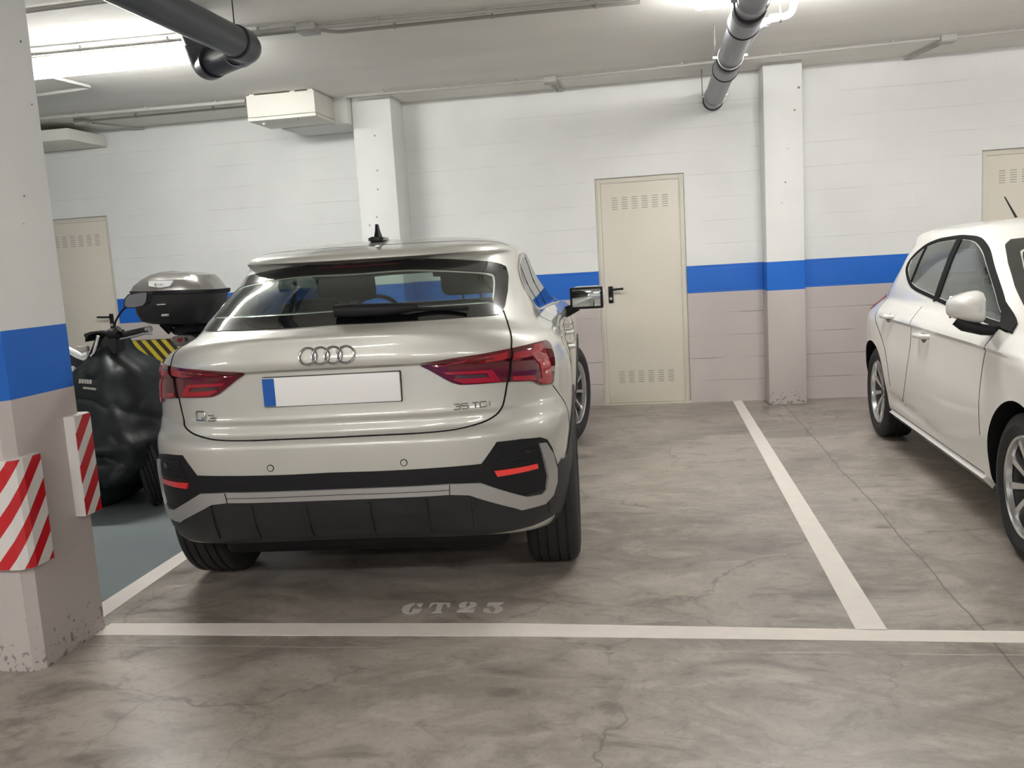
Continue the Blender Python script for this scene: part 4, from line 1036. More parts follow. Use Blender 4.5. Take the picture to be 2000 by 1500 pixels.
# mirrors
for sx in (1, -1):
    mr_ = empty('door_mirror', (0, 0, 0)); mr_.parent = QR
    mt = Matrix.Translation((sx * .965, 1.93, 1.085)) @ Matrix.Rotation(sx * radians(-8), 4, 'Z')
    bm = bmesh.new(); add_box(bm, (-.115, -.045, -.075), (.115, .075, .075), .05, 5, mt)
    from_bm('mirror_housing', bm, 'dew', mr_)
    bm = bmesh.new(); add_box(bm, (-.108, -.054, -.070), (.108, -.030, .070), .01, 3, mt); from_bm('mirror_bezel', bm, 'blackmatte', mr_)
    bm = bmesh.new(); add_box(bm, (-.092, -.058, -.056), (.092, -.0545, .056), .0015, 2, mt); from_bm('mirror_glass', bm, 'mirrorglass', mr_)
    tube('mirror_stalk', [(sx * .76, 1.96, .985), (sx * .83, 1.955, 1.0), (sx * .90, 1.94, 1.03)], [.045, .035, .028], 'blackmatte', mr_, 12)
# number plate
pc = Q.hit(V3((0, -.8, .918)), REAR)[0]
PL = box('number_plate', (-.26, pc.y - .016, .863), (.26, pc.y - .003, .972), 'plate', QR, .004, 2); PL['label'] = 'white number plate with a blue band at its left end'
box('plate_blue_band', (-.258, pc.y - .0172, .8655), (-.213, pc.y - .0155, .9695), 'plateblue', PL)
box('plate_holder', (-.262, pc.y - .006, .860), (.262, pc.y + .02, .974), 'blackmatte', QR, .003)
# badge of four interlocking rings
RB = empty('ring_badge', (0, 0, 0)); RB.parent = QR; RB['label'] = 'chrome badge of four interlocking rings'
for k in range(4):
    xk = (k - 1.5) * .0475; c, n_ = Q.hit(V3((xk, -.9, 1.0455)), REAR); n_ = -n_ if n_.dot(REAR) > 0 else n_
    x_, y_ = frame_of(n_); bm = bmesh.new(); rr, r0 = .0315, .0042; N1, N2 = 40, 8
    vv = [[bm.verts.new(c + n_ * .006 + (x_ * cos(a) + y_ * sin(a)) * (rr + r0 * cos(b)) + n_ * (r0 * .8 * sin(b))) for b in [2 * pi * j / N2 for j in range(N2)]] for a in [2 * pi * i / N1 for i in range(N1)]]
    for i in range(N1):
        for j in range(N2): bm.faces.new((vv[i][j], vv[(i + 1) % N1][j], vv[(i + 1) % N1][(j + 1) % N2], vv[i][(j + 1) % N2]))
    from_bm('badge_ring', bm, 'badge', RB)
# lettering as raised strokes: unit coordinates (width, height)
GL = {'Q': [[(0, 0), (.85, 0), (1, .1), (1, .9), (.9, 1), (.1, 1), (0, .9), (0, .1), (.1, 0)], [(.62, .3), (1.1, -.08)]],
      '3': [[(0, 1), (.9, 1), (1, .9), (1, .6), (.9, .52), (.3, .52)], [(.9, .52), (1, .42), (1, .1), (.9, 0), (0, 0)]],
      '5': [[(1, 1), (0, 1), (0, .55), (.9, .55), (1, .45), (1, .1), (.9, 0), (0, 0)]],
      'T': [[(0, 1), (1, 1)], [(.5, 1), (.5, 0)]], 'D': [[(0, 0), (0, 1), (.8, 1), (1, .8), (1, .2), (.8, 0), (0, 0)]], 'I': [[(.5, 0), (.5, 1)]]}
def lettering(name, items, r, parent, lab):
    e_ = empty(name, (0, 0, 0)); e_.parent = parent; e_['label'] = lab
    for ch_, x0, z0, w_, h_ in items:
        bm = bmesh.new()
        for st in GL[ch_]:
            P_ = []
            for a, b in zip(st, st[1:]):
                for t_ in (0, .5): P_.append((a[0] + (b[0] - a[0]) * t_, a[1] + (b[1] - a[1]) * t_))
            P_.append(st[-1]); pp = []
            for a, b in P_:
                h, n_ = Q.hit(V3((x0 + a * w_, -.8, z0 + b * h_)), REAR); n_ = -n_ if n_.dot(REAR) > 0 else n_; pp.append(h + n_ * .003)
            add_tube(bm, pp, r, 6)
        from_bm('badge_character', bm, 'badge', e_)
a, b = Q.px((383, 800))[0], Q.px((424, 816))[0]
lettering('model_badge', [('Q', a.x + .003, .815, .040, .034), ('3', a.x + .058, .813, .030, .021)], .0030, QR, 'chrome badge reading Q3')
a = Q.px((886, 797))[0]; b = Q.px((959, 783))[0]; zz = (a.z + b.z) / 2 - .012
w1 = (b.x - a.x) / 5.6
lettering('engine_badge', [('3', a.x, zz, w1 * .95, .019), ('5', a.x + w1 * 1.2, zz, w1 * .95, .019), ('T', a.x + w1 * 2.75, zz, w1, .019), ('D', a.x + w1 * 3.95, zz, w1, .019), ('I', a.x + w1 * 5.0, zz, w1 * .8, .019)], .0022, QR, 'chrome badge reading 35 TDI')
# aerial, wiper, high brake light
c = Q.tree.ray_cast(V3((.01, .18, 2)), V3((0, 0, -1)))[0]
fin = empty('roof_aerial', (0, 0, 0)); fin.parent = QR
bm = bmesh.new(); add_box(bm, (c.x - .036, c.y - .06, c.z - .004), (c.x + .036, c.y + .09, c.z + .022), .02, 4); from_bm('aerial_base', bm, 'blackgloss', fin)
bm = bmesh.new(); sec = []
for z_, ya, yb, tt in ((.015, -.035, .06, .011), (.045, -.02, .03, .007), (.078, -.012, .010, .005)):
    sec.append([bm.verts.new((c.x + sx * tt, c.y + y_, c.z + z_)) for sx, y_ in ((-1, ya), (1, ya), (1, yb), (-1, yb))])
for p, q in zip(sec, sec[1:]):
    for i in range(4): bm.faces.new((p[i], p[(i + 1) % 4], q[(i + 1) % 4], q[i]))
bm.faces.new(sec[0][::-1]); bm.faces.new(sec[-1]); from_bm('aerial_fin', bm, 'blackmatte', fin)
wp = empty('rear_wiper', (0, 0, 0)); wp.parent = QR
arm = Q.px((658, 620), (700, 619), (760, 617), (818, 612)); N_ = V3((0, -.5, .86)).normalized()
bm = bmesh.new(); add_tube(bm, [p + N_ * .030 for p in resample(arm, 8)], [.024, .026, .026, .025, .024, .022, .019, .014], 14)
for v in bm.verts: pass
from_bm('wiper_arm', bm, 'blackmatte', wp)
bl = Q.px((700, 613), (800, 612), (916, 611)); tube('wiper_blade', [p + N_ * .02 for p in resample(bl, 10)], .008, 'blackmatte', wp, 8)
bl = [Q.hit(V3((x, -.3, 1.364)), REAR)[0] for x in (-.17, 0, .17)]
Q.strip('high_brake_light', bl, REAR, .012, 'lampdark', QR, .0045)
# running gear
for y_, st in ((0, 0), (2.68, radians(-16))):
    for sx in (1, -1):
        wheel('wheel', QR, sx * (.765 if y_ == 0 else .765), y_, .352, .352, .225, .240, sx, 5, 'twin', steer=st)
ub = box('underbody', (-.60, -.45, .20), (.60, 3.2, .33), 'blackmatte', QR, .04, 3)
lathe('rear_axle', [(.045, -.62), (.045, .62)], 'alloydark', QR, 20, 'X', Matrix.Translation((0, .05, .27)))
tube('exhaust_silencer', [(-.38, -.20, .27), (.30, -.20, .27)], .07, 'blackmatte', QR, 20)
# cabin
for x_ in (-.375, .325): seat(QR, x_, 1.15, .42, wd=.56, hr=.165, tilt=.22, back_h=.66)
bench = soft_box('rear_bench', (-.58, .30, .84), (.58, .42, 1.05), 'interior', QR, .05, None)
for x_ in (-.34, .0, .34):
    soft_box('rear_headrest', (x_ - .12, .27, 1.06), (x_ + .12, .36, 1.225 if x_ < 0 else 1.165 if x_ else 1.11), 'interior', bench, .04)
soft_box('dashboard', (-.58, 1.62, .84), (.58, 1.9, 1.03), 'interior', QR, .04)
soft_box('parcel_shelf', (-.55, -.35, 1.02), (.55, .25, 1.045), 'interior', QR, .01)
sw = empty('steering_wheel', (0, 0, 0)); sw.parent = QR
mt = Matrix.Translation((-.36, 1.52, 1.02)) @ Matrix.Rotation(radians(65), 4, 'X')
bm = bmesh.new(); N1, N2 = 36, 8
vv = [[bm.verts.new(mt @ V3((cos(a) * (.18 + .014 * cos(b)), sin(a) * (.18 + .014 * cos(b)), .014 * sin(b)))) for b in [2 * pi * j / N2 for j in range(N2)]] for a in [2 * pi * i / N1 for i in range(N1)]]
for i in range(N1):
    for j in range(N2): bm.faces.new((vv[i][j], vv[(i + 1) % N1][j], vv[(i + 1) % N1][(j + 1) % N2], vv[i][(j + 1) % N2]))
from_bm('wheel_rim', bm, 'blackmatte', sw); box('wheel_hub', (-.17, -.03, -.012), (.17, .03, .012), 'blackmatte', sw, .01, 2, mt)
soft_box('rear_view_mirror', (.06, 1.30, 1.285), (.26, 1.33, 1.34), 'blackmatte', QR, .012)

# ------------------------------------------------------------ white hatchback on the right, nose towards us
I_LOC = V3((2.350, 6.335, 0)); I_ANG = radians(179.0)
def i_bump(x, y, z, w_):
    side = sst(.50, .78, x) if w_ > .66 else 0
    bl = .022 * (math.exp(-((y - 0) / .42) ** 2) + math.exp(-((y - 2.56) / .42) ** 2)) * sst(.30, .5, z) * (1 - sst(.80, .95, z))
    # long shoulder crease falling to the front, and the rocker crease
    c1 = .838
    k1 = -.016 * (1 - sst(c1 - .012, c1, z)) * sst(c1 - .30, c1 - .05, z) * sst(.1, .5, y) * (1 - sst(2.9, 3.2, y))
    c2 = .375 - .055 * (y - .4)
    k2 = -.022 * (1 - sst(c2 - .01, c2 + .01, z)) * sst(.30, .33, z) * sst(.38, .5, y) * (1 - sst(2.0, 2.15, y))
    return ((bl + k1 + k2) * side, 0, 0)
I_ROWS = [
 (.220, .190, .20, .740, -.560, 3.20, .0, 2.56, 3.2, 3.0),
 (.300, .215, .25, .815, -.640, 3.30, .0, 2.56, 3.2, 3.0),
 (.380, .260, .32, .850, -.670, 3.34, .0, 2.56, 3.2, 3.0),
 (.460, .330, .40, .862, -.680, 3.36, .0, 2.56, 3.2, 3.0),
 (.540, .400, .47, .868, -.680, 3.36, .0, 2.56, 3.2, 3.0),
 (.600, .480, .53, .870, -.670, 3.36, .0, 2.56, 3.2, 3.0),
 (.680, .580, .60, .870, -.650, 3.34, .0, 2.56, 3.2, 3.0),
 (.760, .680, .67, .868, -.640, 3.28, .0, 2.56, 3.2, 2.8),
 (.830, .755, .73, .866, -.630, 3.18, .0, 2.50, 3.2, 2.6),
 (.890, .812, .79, .862, -.620, 3.02, .0, 2.40, 3.1, 2.6),
 (.930, .850, .835, .850, -.605, 2.80, .0, 2.20, 3.1, 2.8),
 (.960, .885, .875, .825, -.590, 2.58, .02, 2.10, 3.0, 3.4),
 (.985, .915, .905, .798, -.575, 2.42, .04, 2.05, 3.0, 4.2),
 (1.01, .945, .935, .770, -.555, 2.30, .08, 1.90, 3.0, 4.5),
 (1.08, 1.02, 1.01, .742, -.515, 2.10, .12, 1.70, 3.0, 4.5),
 (1.17, 1.12, 1.12, .702, -.455, 1.88, .18, 1.45, 3.0, 4.5),
 (1.25, 1.22, 1.22, .660, -.395, 1.65, .22, 1.25, 3.1, 4.2),
 (1.31, 1.295, 1.30, .622, -.350, 1.45, .25, 1.10, 3.2, 4.0),
 (1.325, 1.335, 1.335, .600, -.400, 1.33, .22, 1.0, 3.4, 3.6),
 (1.345, 1.360, 1.355, .580, -.390, 1.25, .22, .95, 3.4, 3.4),
 (1.365, 1.385, 1.380, .535, -.330, 1.14, .22, .90, 3.2, 3.2),
 (1.385, 1.405, 1.400, .440, -.160, 1.00, .25, .80, 3.0, 3.0),
 (1.405, 1.422, 1.415, .290, .05, .85, .30, .70, 2.6, 2.6),
 (1.425, 1.430, 1.427, .120, .28, .65, .40, .55, 2.2, 2.2)]
IR = tag(empty('car', I_LOC, I_ANG), 'white hatchback parked nose first at the right edge, beyond the white dividing line', 'car')
I = Car(Shape(I_ROWS, i_bump), I_LOC, I_ANG, IR)
RS = RSIDE
def fixw(L): return [V3((p.x, p.y, p.z)) for p in L]
w_px = [(1769, 528), (1774, 512), (1790, 493), (1811, 476), (1836, 466), (1860, 462), (1881, 459), (1906, 461), (1920, 466), (1930, 478), (1937, 492), (1956, 559), (1968, 605), (1979, 654), (1950, 641), (1920, 629), (1864, 604), (1825, 586), (1783, 566), (1774, 552)]
i_side_out = chaikin(I.px(*w_px), 1, keep=.2)
i_side_in = I.inset(i_side_out, RS, .020)
i_ws_out = sym([I.hit(V3((x, 2.05 - (z - 1.0) * 1.9 - x * x * .7, z)), FRONT)[0] for x, z in ((0, .965), (.40, .970), (.60, .980), (.672, 1.0), (.645, 1.09), (.60, 1.19), (.545, 1.28), (.50, 1.305), (.28, 1.318), (0, 1.322))])
i_ws_in = I.inset(i_ws_out, FRONT, .045)
i_rr_out = sym([I.hit(V3((x, -.45, z)), REAR)[0] for x, z in ((0, 1.04), (.45, 1.04), (.56, 1.06), (.52, 1.18), (.47, 1.27), (.3, 1.29), (0, 1.295))])
i_rr_in = I.inset(i_rr_out, REAR, .04)
i_cav = Shape([(.76, .76, .76, .56, -.40, 1.85, .1, 1.4, 3.4, 3.4), (.90, .90, .90, .62, -.42, 2.05, .1, 1.6, 3.2, 3.6), (1.01, .955, .95, .70, -.44, 2.10, .1, 1.75, 3.0, 4.4),
               (1.08, 1.02, 1.01, .690, -.41, 1.99, .12, 1.65, 3.0, 4.5), (1.17, 1.12, 1.12, .652, -.35, 1.77, .18, 1.42, 3.0, 4.5), (1.25, 1.22, 1.22, .610, -.29, 1.54, .22, 1.2, 3.1, 4.2),
               (1.30, 1.29, 1.29, .575, -.24, 1.36, .25, 1.08, 3.1, 4.0), (1.325, 1.335, 1.33, .52, -.18, 1.18, .25, .95, 3.0, 3.4), (1.35, 1.36, 1.355, .38, 0, 1.0, .3, .8, 2.8, 2.8), (1.375, 1.38, 1.375, .12, .3, .65, .4, .55, 2.2, 2.2)])
cuts = [cavity(I, i_cav)]
for yy in (0, 2.564):
    for sx in (1, -1): cuts.append(well(I, .60 if sx > 0 else -1.1, 1.1 if sx > 0 else -.60, yy, .315, .352))
cuts += [I.cutter(I.inset(i_ws_in, FRONT, .006), FRONT, .06, .30), I.cutter(I.inset(i_rr_in, REAR, .006), REAR, .06, .30)]
cuts += [I.cutter(I.inset(i_side_in, RS, .004), RS, .10, .2), I.cutter(I.inset(mir(i_side_in), V3((1, 0, 0)), .004), V3((1, 0, 0)), .10, .2)]
I.body('body_shell', 'white', cuts)
for o_, i_, D_, nm, gm in ((i_ws_out, i_ws_in, FRONT, 'windscreen', 'glass_side'), (i_rr_out, i_rr_in, REAR, 'rear_glass', 'glass_priv')):
    I.ring(nm + '_surround', o_, i_, D_, 'blackgloss', IR, .003, .004); I.patch(nm, i_, D_, gm, IR, .002, .001, .06)
for mr in (False, True):
    o_, i_, D_ = (i_side_out, i_side_in, RS) if not mr else (mir(i_side_out), mir(i_side_in), V3((1, 0, 0)))
    sx = -1 if mr else 1
    I.ring('window_surround', o_, i_, D_, 'gap', IR, .005, .004)
    g_ = I.patch('side_glass', i_, D_, 'glass_side', IR, .002, .001, .05)
    a, b = I.px((1877, 463), (1829, 587)); a2, b2 = I.px((1812, 478), (1778, 556))
    for p, q, wd in ((a, b, .085), (a2, b2, .022)):
        I.strip('window_pillar', [V3((p.x * sx, p.y, p.z)), V3((q.x * sx, q.y, q.z))], D_, wd, 'gap', g_, .006, step=.04, smooth_=0)
    a, b, c = I.px((1962, 585), (1952, 640), (1978, 652)); tri = [V3((p.x * sx, p.y, p.z)) for p in (a, b, c)]
    I.patch('mirror_mount_panel', tri, D_, 'gap', g_, .012, .002, .03)
    # panel gaps
    for L in ([(1946, 646), (1934, 664), (1926, 684), (1918, 720), (1914, 755), (1912, 800), (1914, 850)], ):
        I.strip('door_gap', I.px(*L), RS, .0055, 'gap', IR, .001, mirror=mr, smooth_=2)
    I.strip('door_gap', [V3((.85, y, z)) for y, z in ((.80, .94), (.86, .80), (.86, .60), (.78, .42), (.70, .33))], RS, .005, 'gap', IR, .001, mirror=mr, smooth_=2)
    I.strip('door_gap', [V3((.85, y, z)) for y, z in ((-.12, .99), (-.02, .88), (.22, .74), (.40, .58), (.46, .42))], RS, .005, 'gap', IR, .001, mirror=mr, smooth_=2)
    I.strip('side_skirt', [V3((.85, y, z)) for y, z in ((.40, .232), (1.2, .232), (2.14, .232))], RS, .050, 'white', IR, .022, mirror=mr, smooth_=0, step=.04, back=.01)
    I.strip('sill_gap', [V3((.85, y, z)) for y, z in ((.44, .262), (1.3, .262), (2.12, .262))], RS, .004, 'gap', IR, .001, mirror=mr, smooth_=0)
    for cpx in ((1737, 618), (1805, 656)):
        c = I.px(cpx)[0]; h, n_ = I.hit(V3((c.x * sx, c.y, c.z)), D_)
        hd = tube('door_handle', bend([h + V3((-.01 * sx, -.10, -.002)), h + V3((.036 * sx, -.08, 0)), h + V3((.038 * sx, .07, .004)), h + V3((-.01 * sx, .10, .004))], .03), .014, 'white', IR, 12)
        cup = [h + V3((0, cos(t) * .055 - .005, sin(t) * .026 - .012)) for t in [2 * pi * k / 20 for k in range(20)]]
        I.patch('handle_cup_shade', cup, D_, 'alloydark', hd, .0015, .001, .05)  # dark patch, shade of the handle cup put into colour
    # door mirror
    mm = empty('door_mirror', (0, 0, 0)); mm.parent = IR
    mc = I.Ti @ at_x(1890, 601, 1.40); mt = Matrix.Translation((sx * mc.x, mc.y, mc.z)) @ Matrix.Rotation(sx * radians(8), 4, 'Z')
    bm = bmesh.new(); prof = []
    for t_, (ax, zl, zh) in ((-.075, (.060, -.062, .064)), (-.060, (.072, -.076, .080)), (0, (.075, -.080, .084)), (.045, (.070, -.074, .074)), (.085, (.055, -.054, .048)), (.105, (.028, -.028, .02))):
        rg_ = []
        for k in range(24):
            a_ = 2 * pi * k / 24; cx_ = math.copysign(abs(cos(a_)) ** .6, cos(a_)) * ax; cz_ = math.copysign(abs(sin(a_)) ** .6, sin(a_)); io = cx_ / ax; tp = 1 - .42 * (io + .8) / 1.8; cx2 = max(cx_, -.72 * ax); rg_.append(bm.verts.new(mt @ V3((cx2 * sx, t_, cz_ * (zh if cz_ > 0 else -zl) * tp))))
        prof.append(rg_)
    for p, q in zip(prof, prof[1:]):
        for k in range(24): bm.faces.new((p[k], p[(k + 1) % 24], q[(k + 1) % 24], q[k]))
    bm.faces.new(prof[0][::-1]); bm.faces.new(prof[-1]); from_bm('mirror_housing', bm, 'white', mm, ang=50)
    bm = bmesh.new(); add_box(bm, (-.048, -.080, -.050), (.048, -.0745, .052), .002, 2, mt); from_bm('mirror_glass', bm, 'mirrorglass', mm)
    tube('mirror_foot', [(sx * .77, mc.y + .02, .905), (sx * .86, mc.y + .02, mc.z - .10), (sx * .93, mc.y + .01, mc.z - .075), (sx * .96, mc.y, mc.z - .05)], [.022, .026, .032, .03], 'blackmatte', mm, 14)
    # tail lamp wrapping the rear corner
    tl = I.patch('tail_light', [V3((x, y, z)) for x, y, z in ((.80, -.22, .955), (.74, -.42, .96), (.60, -.55, .93), (.60, -.6, .80), (.76, -.5, .77), (.83, -.33, .84))], V3((-.8, 1, 0)), 'lampred', IR, .006, .004, .03, mirror=mr)
    # front lamp and fog lamp
    I.patch('headlight', [V3((x, y, z)) for x, y, z in ((.80, 2.95, .78), (.70, 3.12, .79), (.42, 3.3, .73), (.46, 3.33, .63), (.66, 3.25, .62), (.81, 3.0, .68))], V3((-.6, -1, 0)), 'chrome', IR, .005, .004, .03, mirror=mr)
    I.patch('fog_lamp', [V3((x, 3.2, z)) for x, z in ((.55, .42), (.72, .43), (.74, .33), (.56, .32))], V3((-.4, -1, 0)), 'blackmatte', IR, .004, .004, .04, mirror=mr)
I.patch('front_grille', sym([V3((0, 3.35, .66)), V3((.36, 3.3, .65)), V3((.30, 3.3, .54)), V3((0, 3.35, .53))]), FRONT, 'blackmatte', IR, .004, .004, .05)
I.patch('lower_grille', sym([V3((0, 3.35, .42)), V3((.48, 3.3, .41)), V3((.42, 3.3, .28)), V3((0, 3.35, .27))]), FRONT, 'blackmatte', IR, .004, .004, .05)
pf = I.hit(V3((0, 3.6, .47)), FRONT)[0]; box('number_plate', (-.26, pf.y + .001, .42), (.26, pf.y + .012, .53), 'plate', IR, .004)
for y_ in (0, 2.564):
    for sx in (1, -1): wheel('wheel', IR, sx * (.760), y_, .310, .310, .200, .218, sx, 10, 'ten', steer=0)
box('underbody', (-.60, -.4, .20), (.60, 3.0, .31), 'blackmatte', IR, .04, 3)
c = I.tree.ray_cast(V3((0, 0, 3)), V3((0, 0, -1)))[0]
a0 = I.Ti @ at_y(1987, 431, 5.95)
def pxx(p): v = I.T @ p - CAMPOS; return 1000 + FPX * v.dot(R0) / v.dot(R2)
yb_ = min([-.3 + .02 * k for k in range(50)], key=lambda y: abs(pxx(V3((0, y, 1.42))) - 1987))
c = I.tree.ray_cast(V3((0, yb_, 3)), V3((0, 0, -1)))[0]
tube('roof_aerial', [c - V3((0, 0, .005)), c + V3((0, -.01, .02)), c + V3((.035, -.13, .170))], [.014, .008, .004], 'blackmatte', IR, 10)
for x_ in (-.34, .34): seat(IR, x_, .95, .40, tilt=.22, back_h=.58)
bench = soft_box('rear_bench', (-.56, .10, .78), (.56, .24, .93), 'interior', IR, .05)
for x_ in (-.33, .33): soft_box('rear_headrest', (x_ - .11, .08, .95), (x_ + .11, .17, 1.08), 'interior', bench, .04)
soft_box('dashboard', (-.60, 1.55, .78), (.60, 1.95, .93), 'interior', IR, .04)
sw = empty('steering_wheel', (0, 0, 0)); sw.parent = IR
mt = Matrix.Translation((-.34, 1.38, .93)) @ Matrix.Rotation(radians(65), 4, 'X')
bm = bmesh.new()
vv = [[bm.verts.new(mt @ V3((cos(a) * (.18 + .014 * cos(b)), sin(a) * (.18 + .014 * cos(b)), .014 * sin(b)))) for b in [2 * pi * j / 8 for j in range(8)]] for a in [2 * pi * i / 36 for i in range(36)]]
for i in range(36):
    for j in range(8): bm.faces.new((vv[i][j], vv[(i + 1) % 36][j], vv[(i + 1) % 36][(j + 1) % 8], vv[i][(j + 1) % 8]))
from_bm('wheel_rim', bm, 'blackmatte', sw); box('wheel_hub', (-.17, -.03, -.012), (.17, .03, .012), 'blackmatte', sw, .01, 2, mt)

# ------------------------------------------------------------ black scooter between the column and the silver car
SR = tag(empty('scooter', (-3.25, 5.25, 0)), 'black scooter draped in a leg apron, between the near column and the silver car', 'scooter')
SO = Vector(SR.location)
def SP(px, py, y): return at_y(px, py, y) - SO
# leg apron: hanging fabric, horizontal slices (py, left px, right px, depth half)
sl = [(648, 203, 230, .05), (654, 200, 235, .09), (668, 196, 243, .12), (684, 190, 251, .14), (698, 182, 266, .18), (712, 168, 292, .22), (730, 152, 311, .26), (760, 147, 324, .30), (790, 150, 338, .32), (820, 150, 346, .35), (850, 156, 366, .40), (880, 162, 366, .42), (903, 166, 352, .44), (918, 170, 325, .43), (932, 173, 296, .38), (948, 175, 284, .31), (962, 178, 266, .25), (978, 180, 242, .17), (992, 182, 214, .08), (1000, 184, 200, .04)]
bm = bmesh.new(); rings = []
DENS = 6
zz = []
for py_, l_, r_, dp in sl:
    yw = 5.11 - .10 * sst(760, 880, py_); zz.append((SP((l_ + r_) / 2, py_, yw).z, SP(l_, py_, yw).x, SP(r_, py_, yw).x, dp))
cols = [pchip([q[i] for q in zz], DENS) for i in range(4)]
for z_, xl_, xr_, dp in zip(*cols):
    cx_, rx_ = (xl_ + xr_) / 2, (xr_ - xl_) / 2; rg_ = []
    for k in range(72):
        a_ = 2 * pi * k / 72; fold = 1 + .030 * sin(a_ * 7 + z_ * 6) * sst(.95, .5, z_) + .06 * noise.noise(V3((cos(a_) * 1.6, sin(a_) * 1.6, z_ * 3.2))) - .07 * max(0, 1 - abs(noise.noise(V3((cos(a_) * 2.2 + z_ * 2.5, sin(a_) * 2.2, z_ * 5 + 9)))) * 6)
        ex = .75; c_ = math.copysign(abs(cos(a_)) ** ex, cos(a_)); s_ = math.copysign(abs(sin(a_)) ** ex, sin(a_))
        rg_.append(bm.verts.new((cx_ + c_ * rx_ * (1 + (fold - 1) * .5), -.14 - .10 * sst(.8, .5, z_) + s_ * dp * fold * 1.1, z_ + .02 * noise.noise(V3((a_, z_ * 2, 3))))))
    rings.append(rg_)
for p, q in zip(rings, rings[1:]):
    for k in range(72): bm.faces.new((p[k], q[k], q[(k + 1) % 72], p[(k + 1) % 72]))
bm.faces.new(rings[0]); bm.faces.new(rings[-1][::-1])
AP = from_bm('leg_apron', bm, 'apron', SR, ang=70); AP['label'] = 'black fabric leg apron hanging in folds'
# printed lettering on the apron (illegible small light marks in the photo) as two thin lines of strokes
bm = bmesh.new()
def on_apron(px_, py_):
    p0 = CAMPOS; d = ray(px_, py_); return p0, d
dgx = None
me_ = AP.data; tb = BVHTree.FromPolygons([v.co.copy() for v in me_.vertices], [tuple(p.vertices) for p in me_.polygons])
def apx(px_, py_):
    h = tb.ray_cast(CAMPOS - SO, ray(px_, py_)); return h[0] + h[1] * .003 if h[0] else None
for x0, y0, hh, n_ in ((155, 741, 8, 5), (163, 756, 4, 7)):
    for k in range(n_):
        xa = x0 + k * (5.2 if hh > 5 else 3.6); ya = y0 + k * .4
        P_ = [apx(xa, ya + hh), apx(xa + .8, ya), apx(xa + 3, ya + .5), apx(xa + 2.2, ya + hh)]
        if all(P_): add_tube(bm, P_, .0022, 5)
if len(bm.verts): from_bm('printed_letters', bm, 'conduit', AP)
else: bm.free()
# front shield with white edge, at the left
sh = [SP(*p, 5.0) for p in ((176, 676), (190, 657), (205, 652), (188, 700), (182, 706), (165, 702), (136, 690), (136, 683), (150, 680), (165, 688))]
def plate_from(name, pts, th, m, parent, dy=0):
    bm = bmesh.new(); n = len(pts); a = [bm.verts.new(p + V3((0, dy, 0))) for p in pts]; b = [bm.verts.new(p + V3((0, dy + th, 0))) for p in pts]
    for t in tessellate_polygon([[Vector((p.x, p.z, 0)) for p in pts]]): bm.faces.new([a[i] for i in t]); bm.faces.new([b[i] for i in reversed(t)])
    for k in range(n): bm.faces.new((a[k], a[(k + 1) % n], b[(k + 1) % n], b[k]))
    return from_bm(name, bm, m, parent, smooth=False)
fs_ = empty('front_shield', (0, 0, 0)); fs_.parent = SR
plate_from('shield_panel', [SP(*p, 4.98) for p in ((166, 668), (172, 655), (186, 650), (214, 652), (202, 660), (196, 672), (186, 698), (170, 703), (140, 692), (128, 688), (128, 735), (150, 742), (188, 712), (225, 690), (226, 652), (200, 646), (176, 648), (166, 652))][:18], .10, 'scootblack', fs_)
tube('white_trim', [SP(*p, 4.965) for p in ((136, 689), (150, 697), (163, 702), (176, 698), (183, 690), (188, 672), (192, 656))], .009, 'plate', fs_, 8)
tube('white_trim', [SP(*p, 4.965) for p in ((134, 682), (150, 690), (160, 695), (172, 692))], .016, 'plate', fs_, 8)
box('switch_panel', (0, 0, 0), (.075, .03, .035), 'conduit', fs_, .006, 2, Matrix.Translation(SP(149, 688, 4.97)))
lathe('indicator', [(.001, -.03), (.02, -.02), (.024, 0), (.001, .02)], 'plate', fs_, 16, 'Y', Matrix.Translation(SP(142, 722, 4.95)))
# handlebar
hb = empty('handlebar', (0, 0, 0)); hb.parent = SR
tube('handlebar_tube', bend([SP(168, 655, 5.10), SP(200, 652, 5.03), SP(232, 654, 5.02), SP(260, 649, 4.98), SP(291, 643, 4.93)], .06), .014, 'blackmatte', hb, 14)
tube('grip', [SP(244, 653, 5.0), SP(290, 643, 4.93)], .0185, 'rubber', hb, 16)
tube('grip_end', [SP(288, 643.5, 4.933), SP(293, 642.5, 4.925)], .021, 'chrome', hb, 14)
tube('brake_lever', bend([SP(236, 662, 4.98), SP(262, 657, 4.93), SP(284, 651, 4.88), SP(296, 652, 4.87)], .03), .008, 'chrome', hb, 10)
tube('switch_box', [SP(214, 652, 5.0), SP(240, 653, 5.0)], [.033, .030], 'blackmatte', hb, 14)
tube('brake_reservoir', [SP(226, 648, 4.96), SP(233, 642, 4.96)], .022, 'blackgloss', hb, 14)
tube('mirror_stem', bend([SP(225, 646, 5.0), SP(224, 630, 5.0), SP(238, 606, 5.0), SP(252, 596, 5.0)], .03), .006, 'blackmatte', hb, 10)
mr_o = [SP(*p, 4.985) for p in ((241, 592), (244, 582), (250, 575), (270, 571), (289, 569), (290, 575), (288, 590), (281, 598), (262, 602), (248, 602), (242, 599))]
mh = plate_from('mirror_housing', mr_o, .045, 'blackmatte', hb)
cxm = sum(mr_o, Vector()) / len(mr_o); plate_from('mirror_glass', [cxm + (p - cxm) * .88 for p in mr_o], .003, 'pipegrey', mh, -.0035)  # flat grey on the glass paints in the reflected ceiling
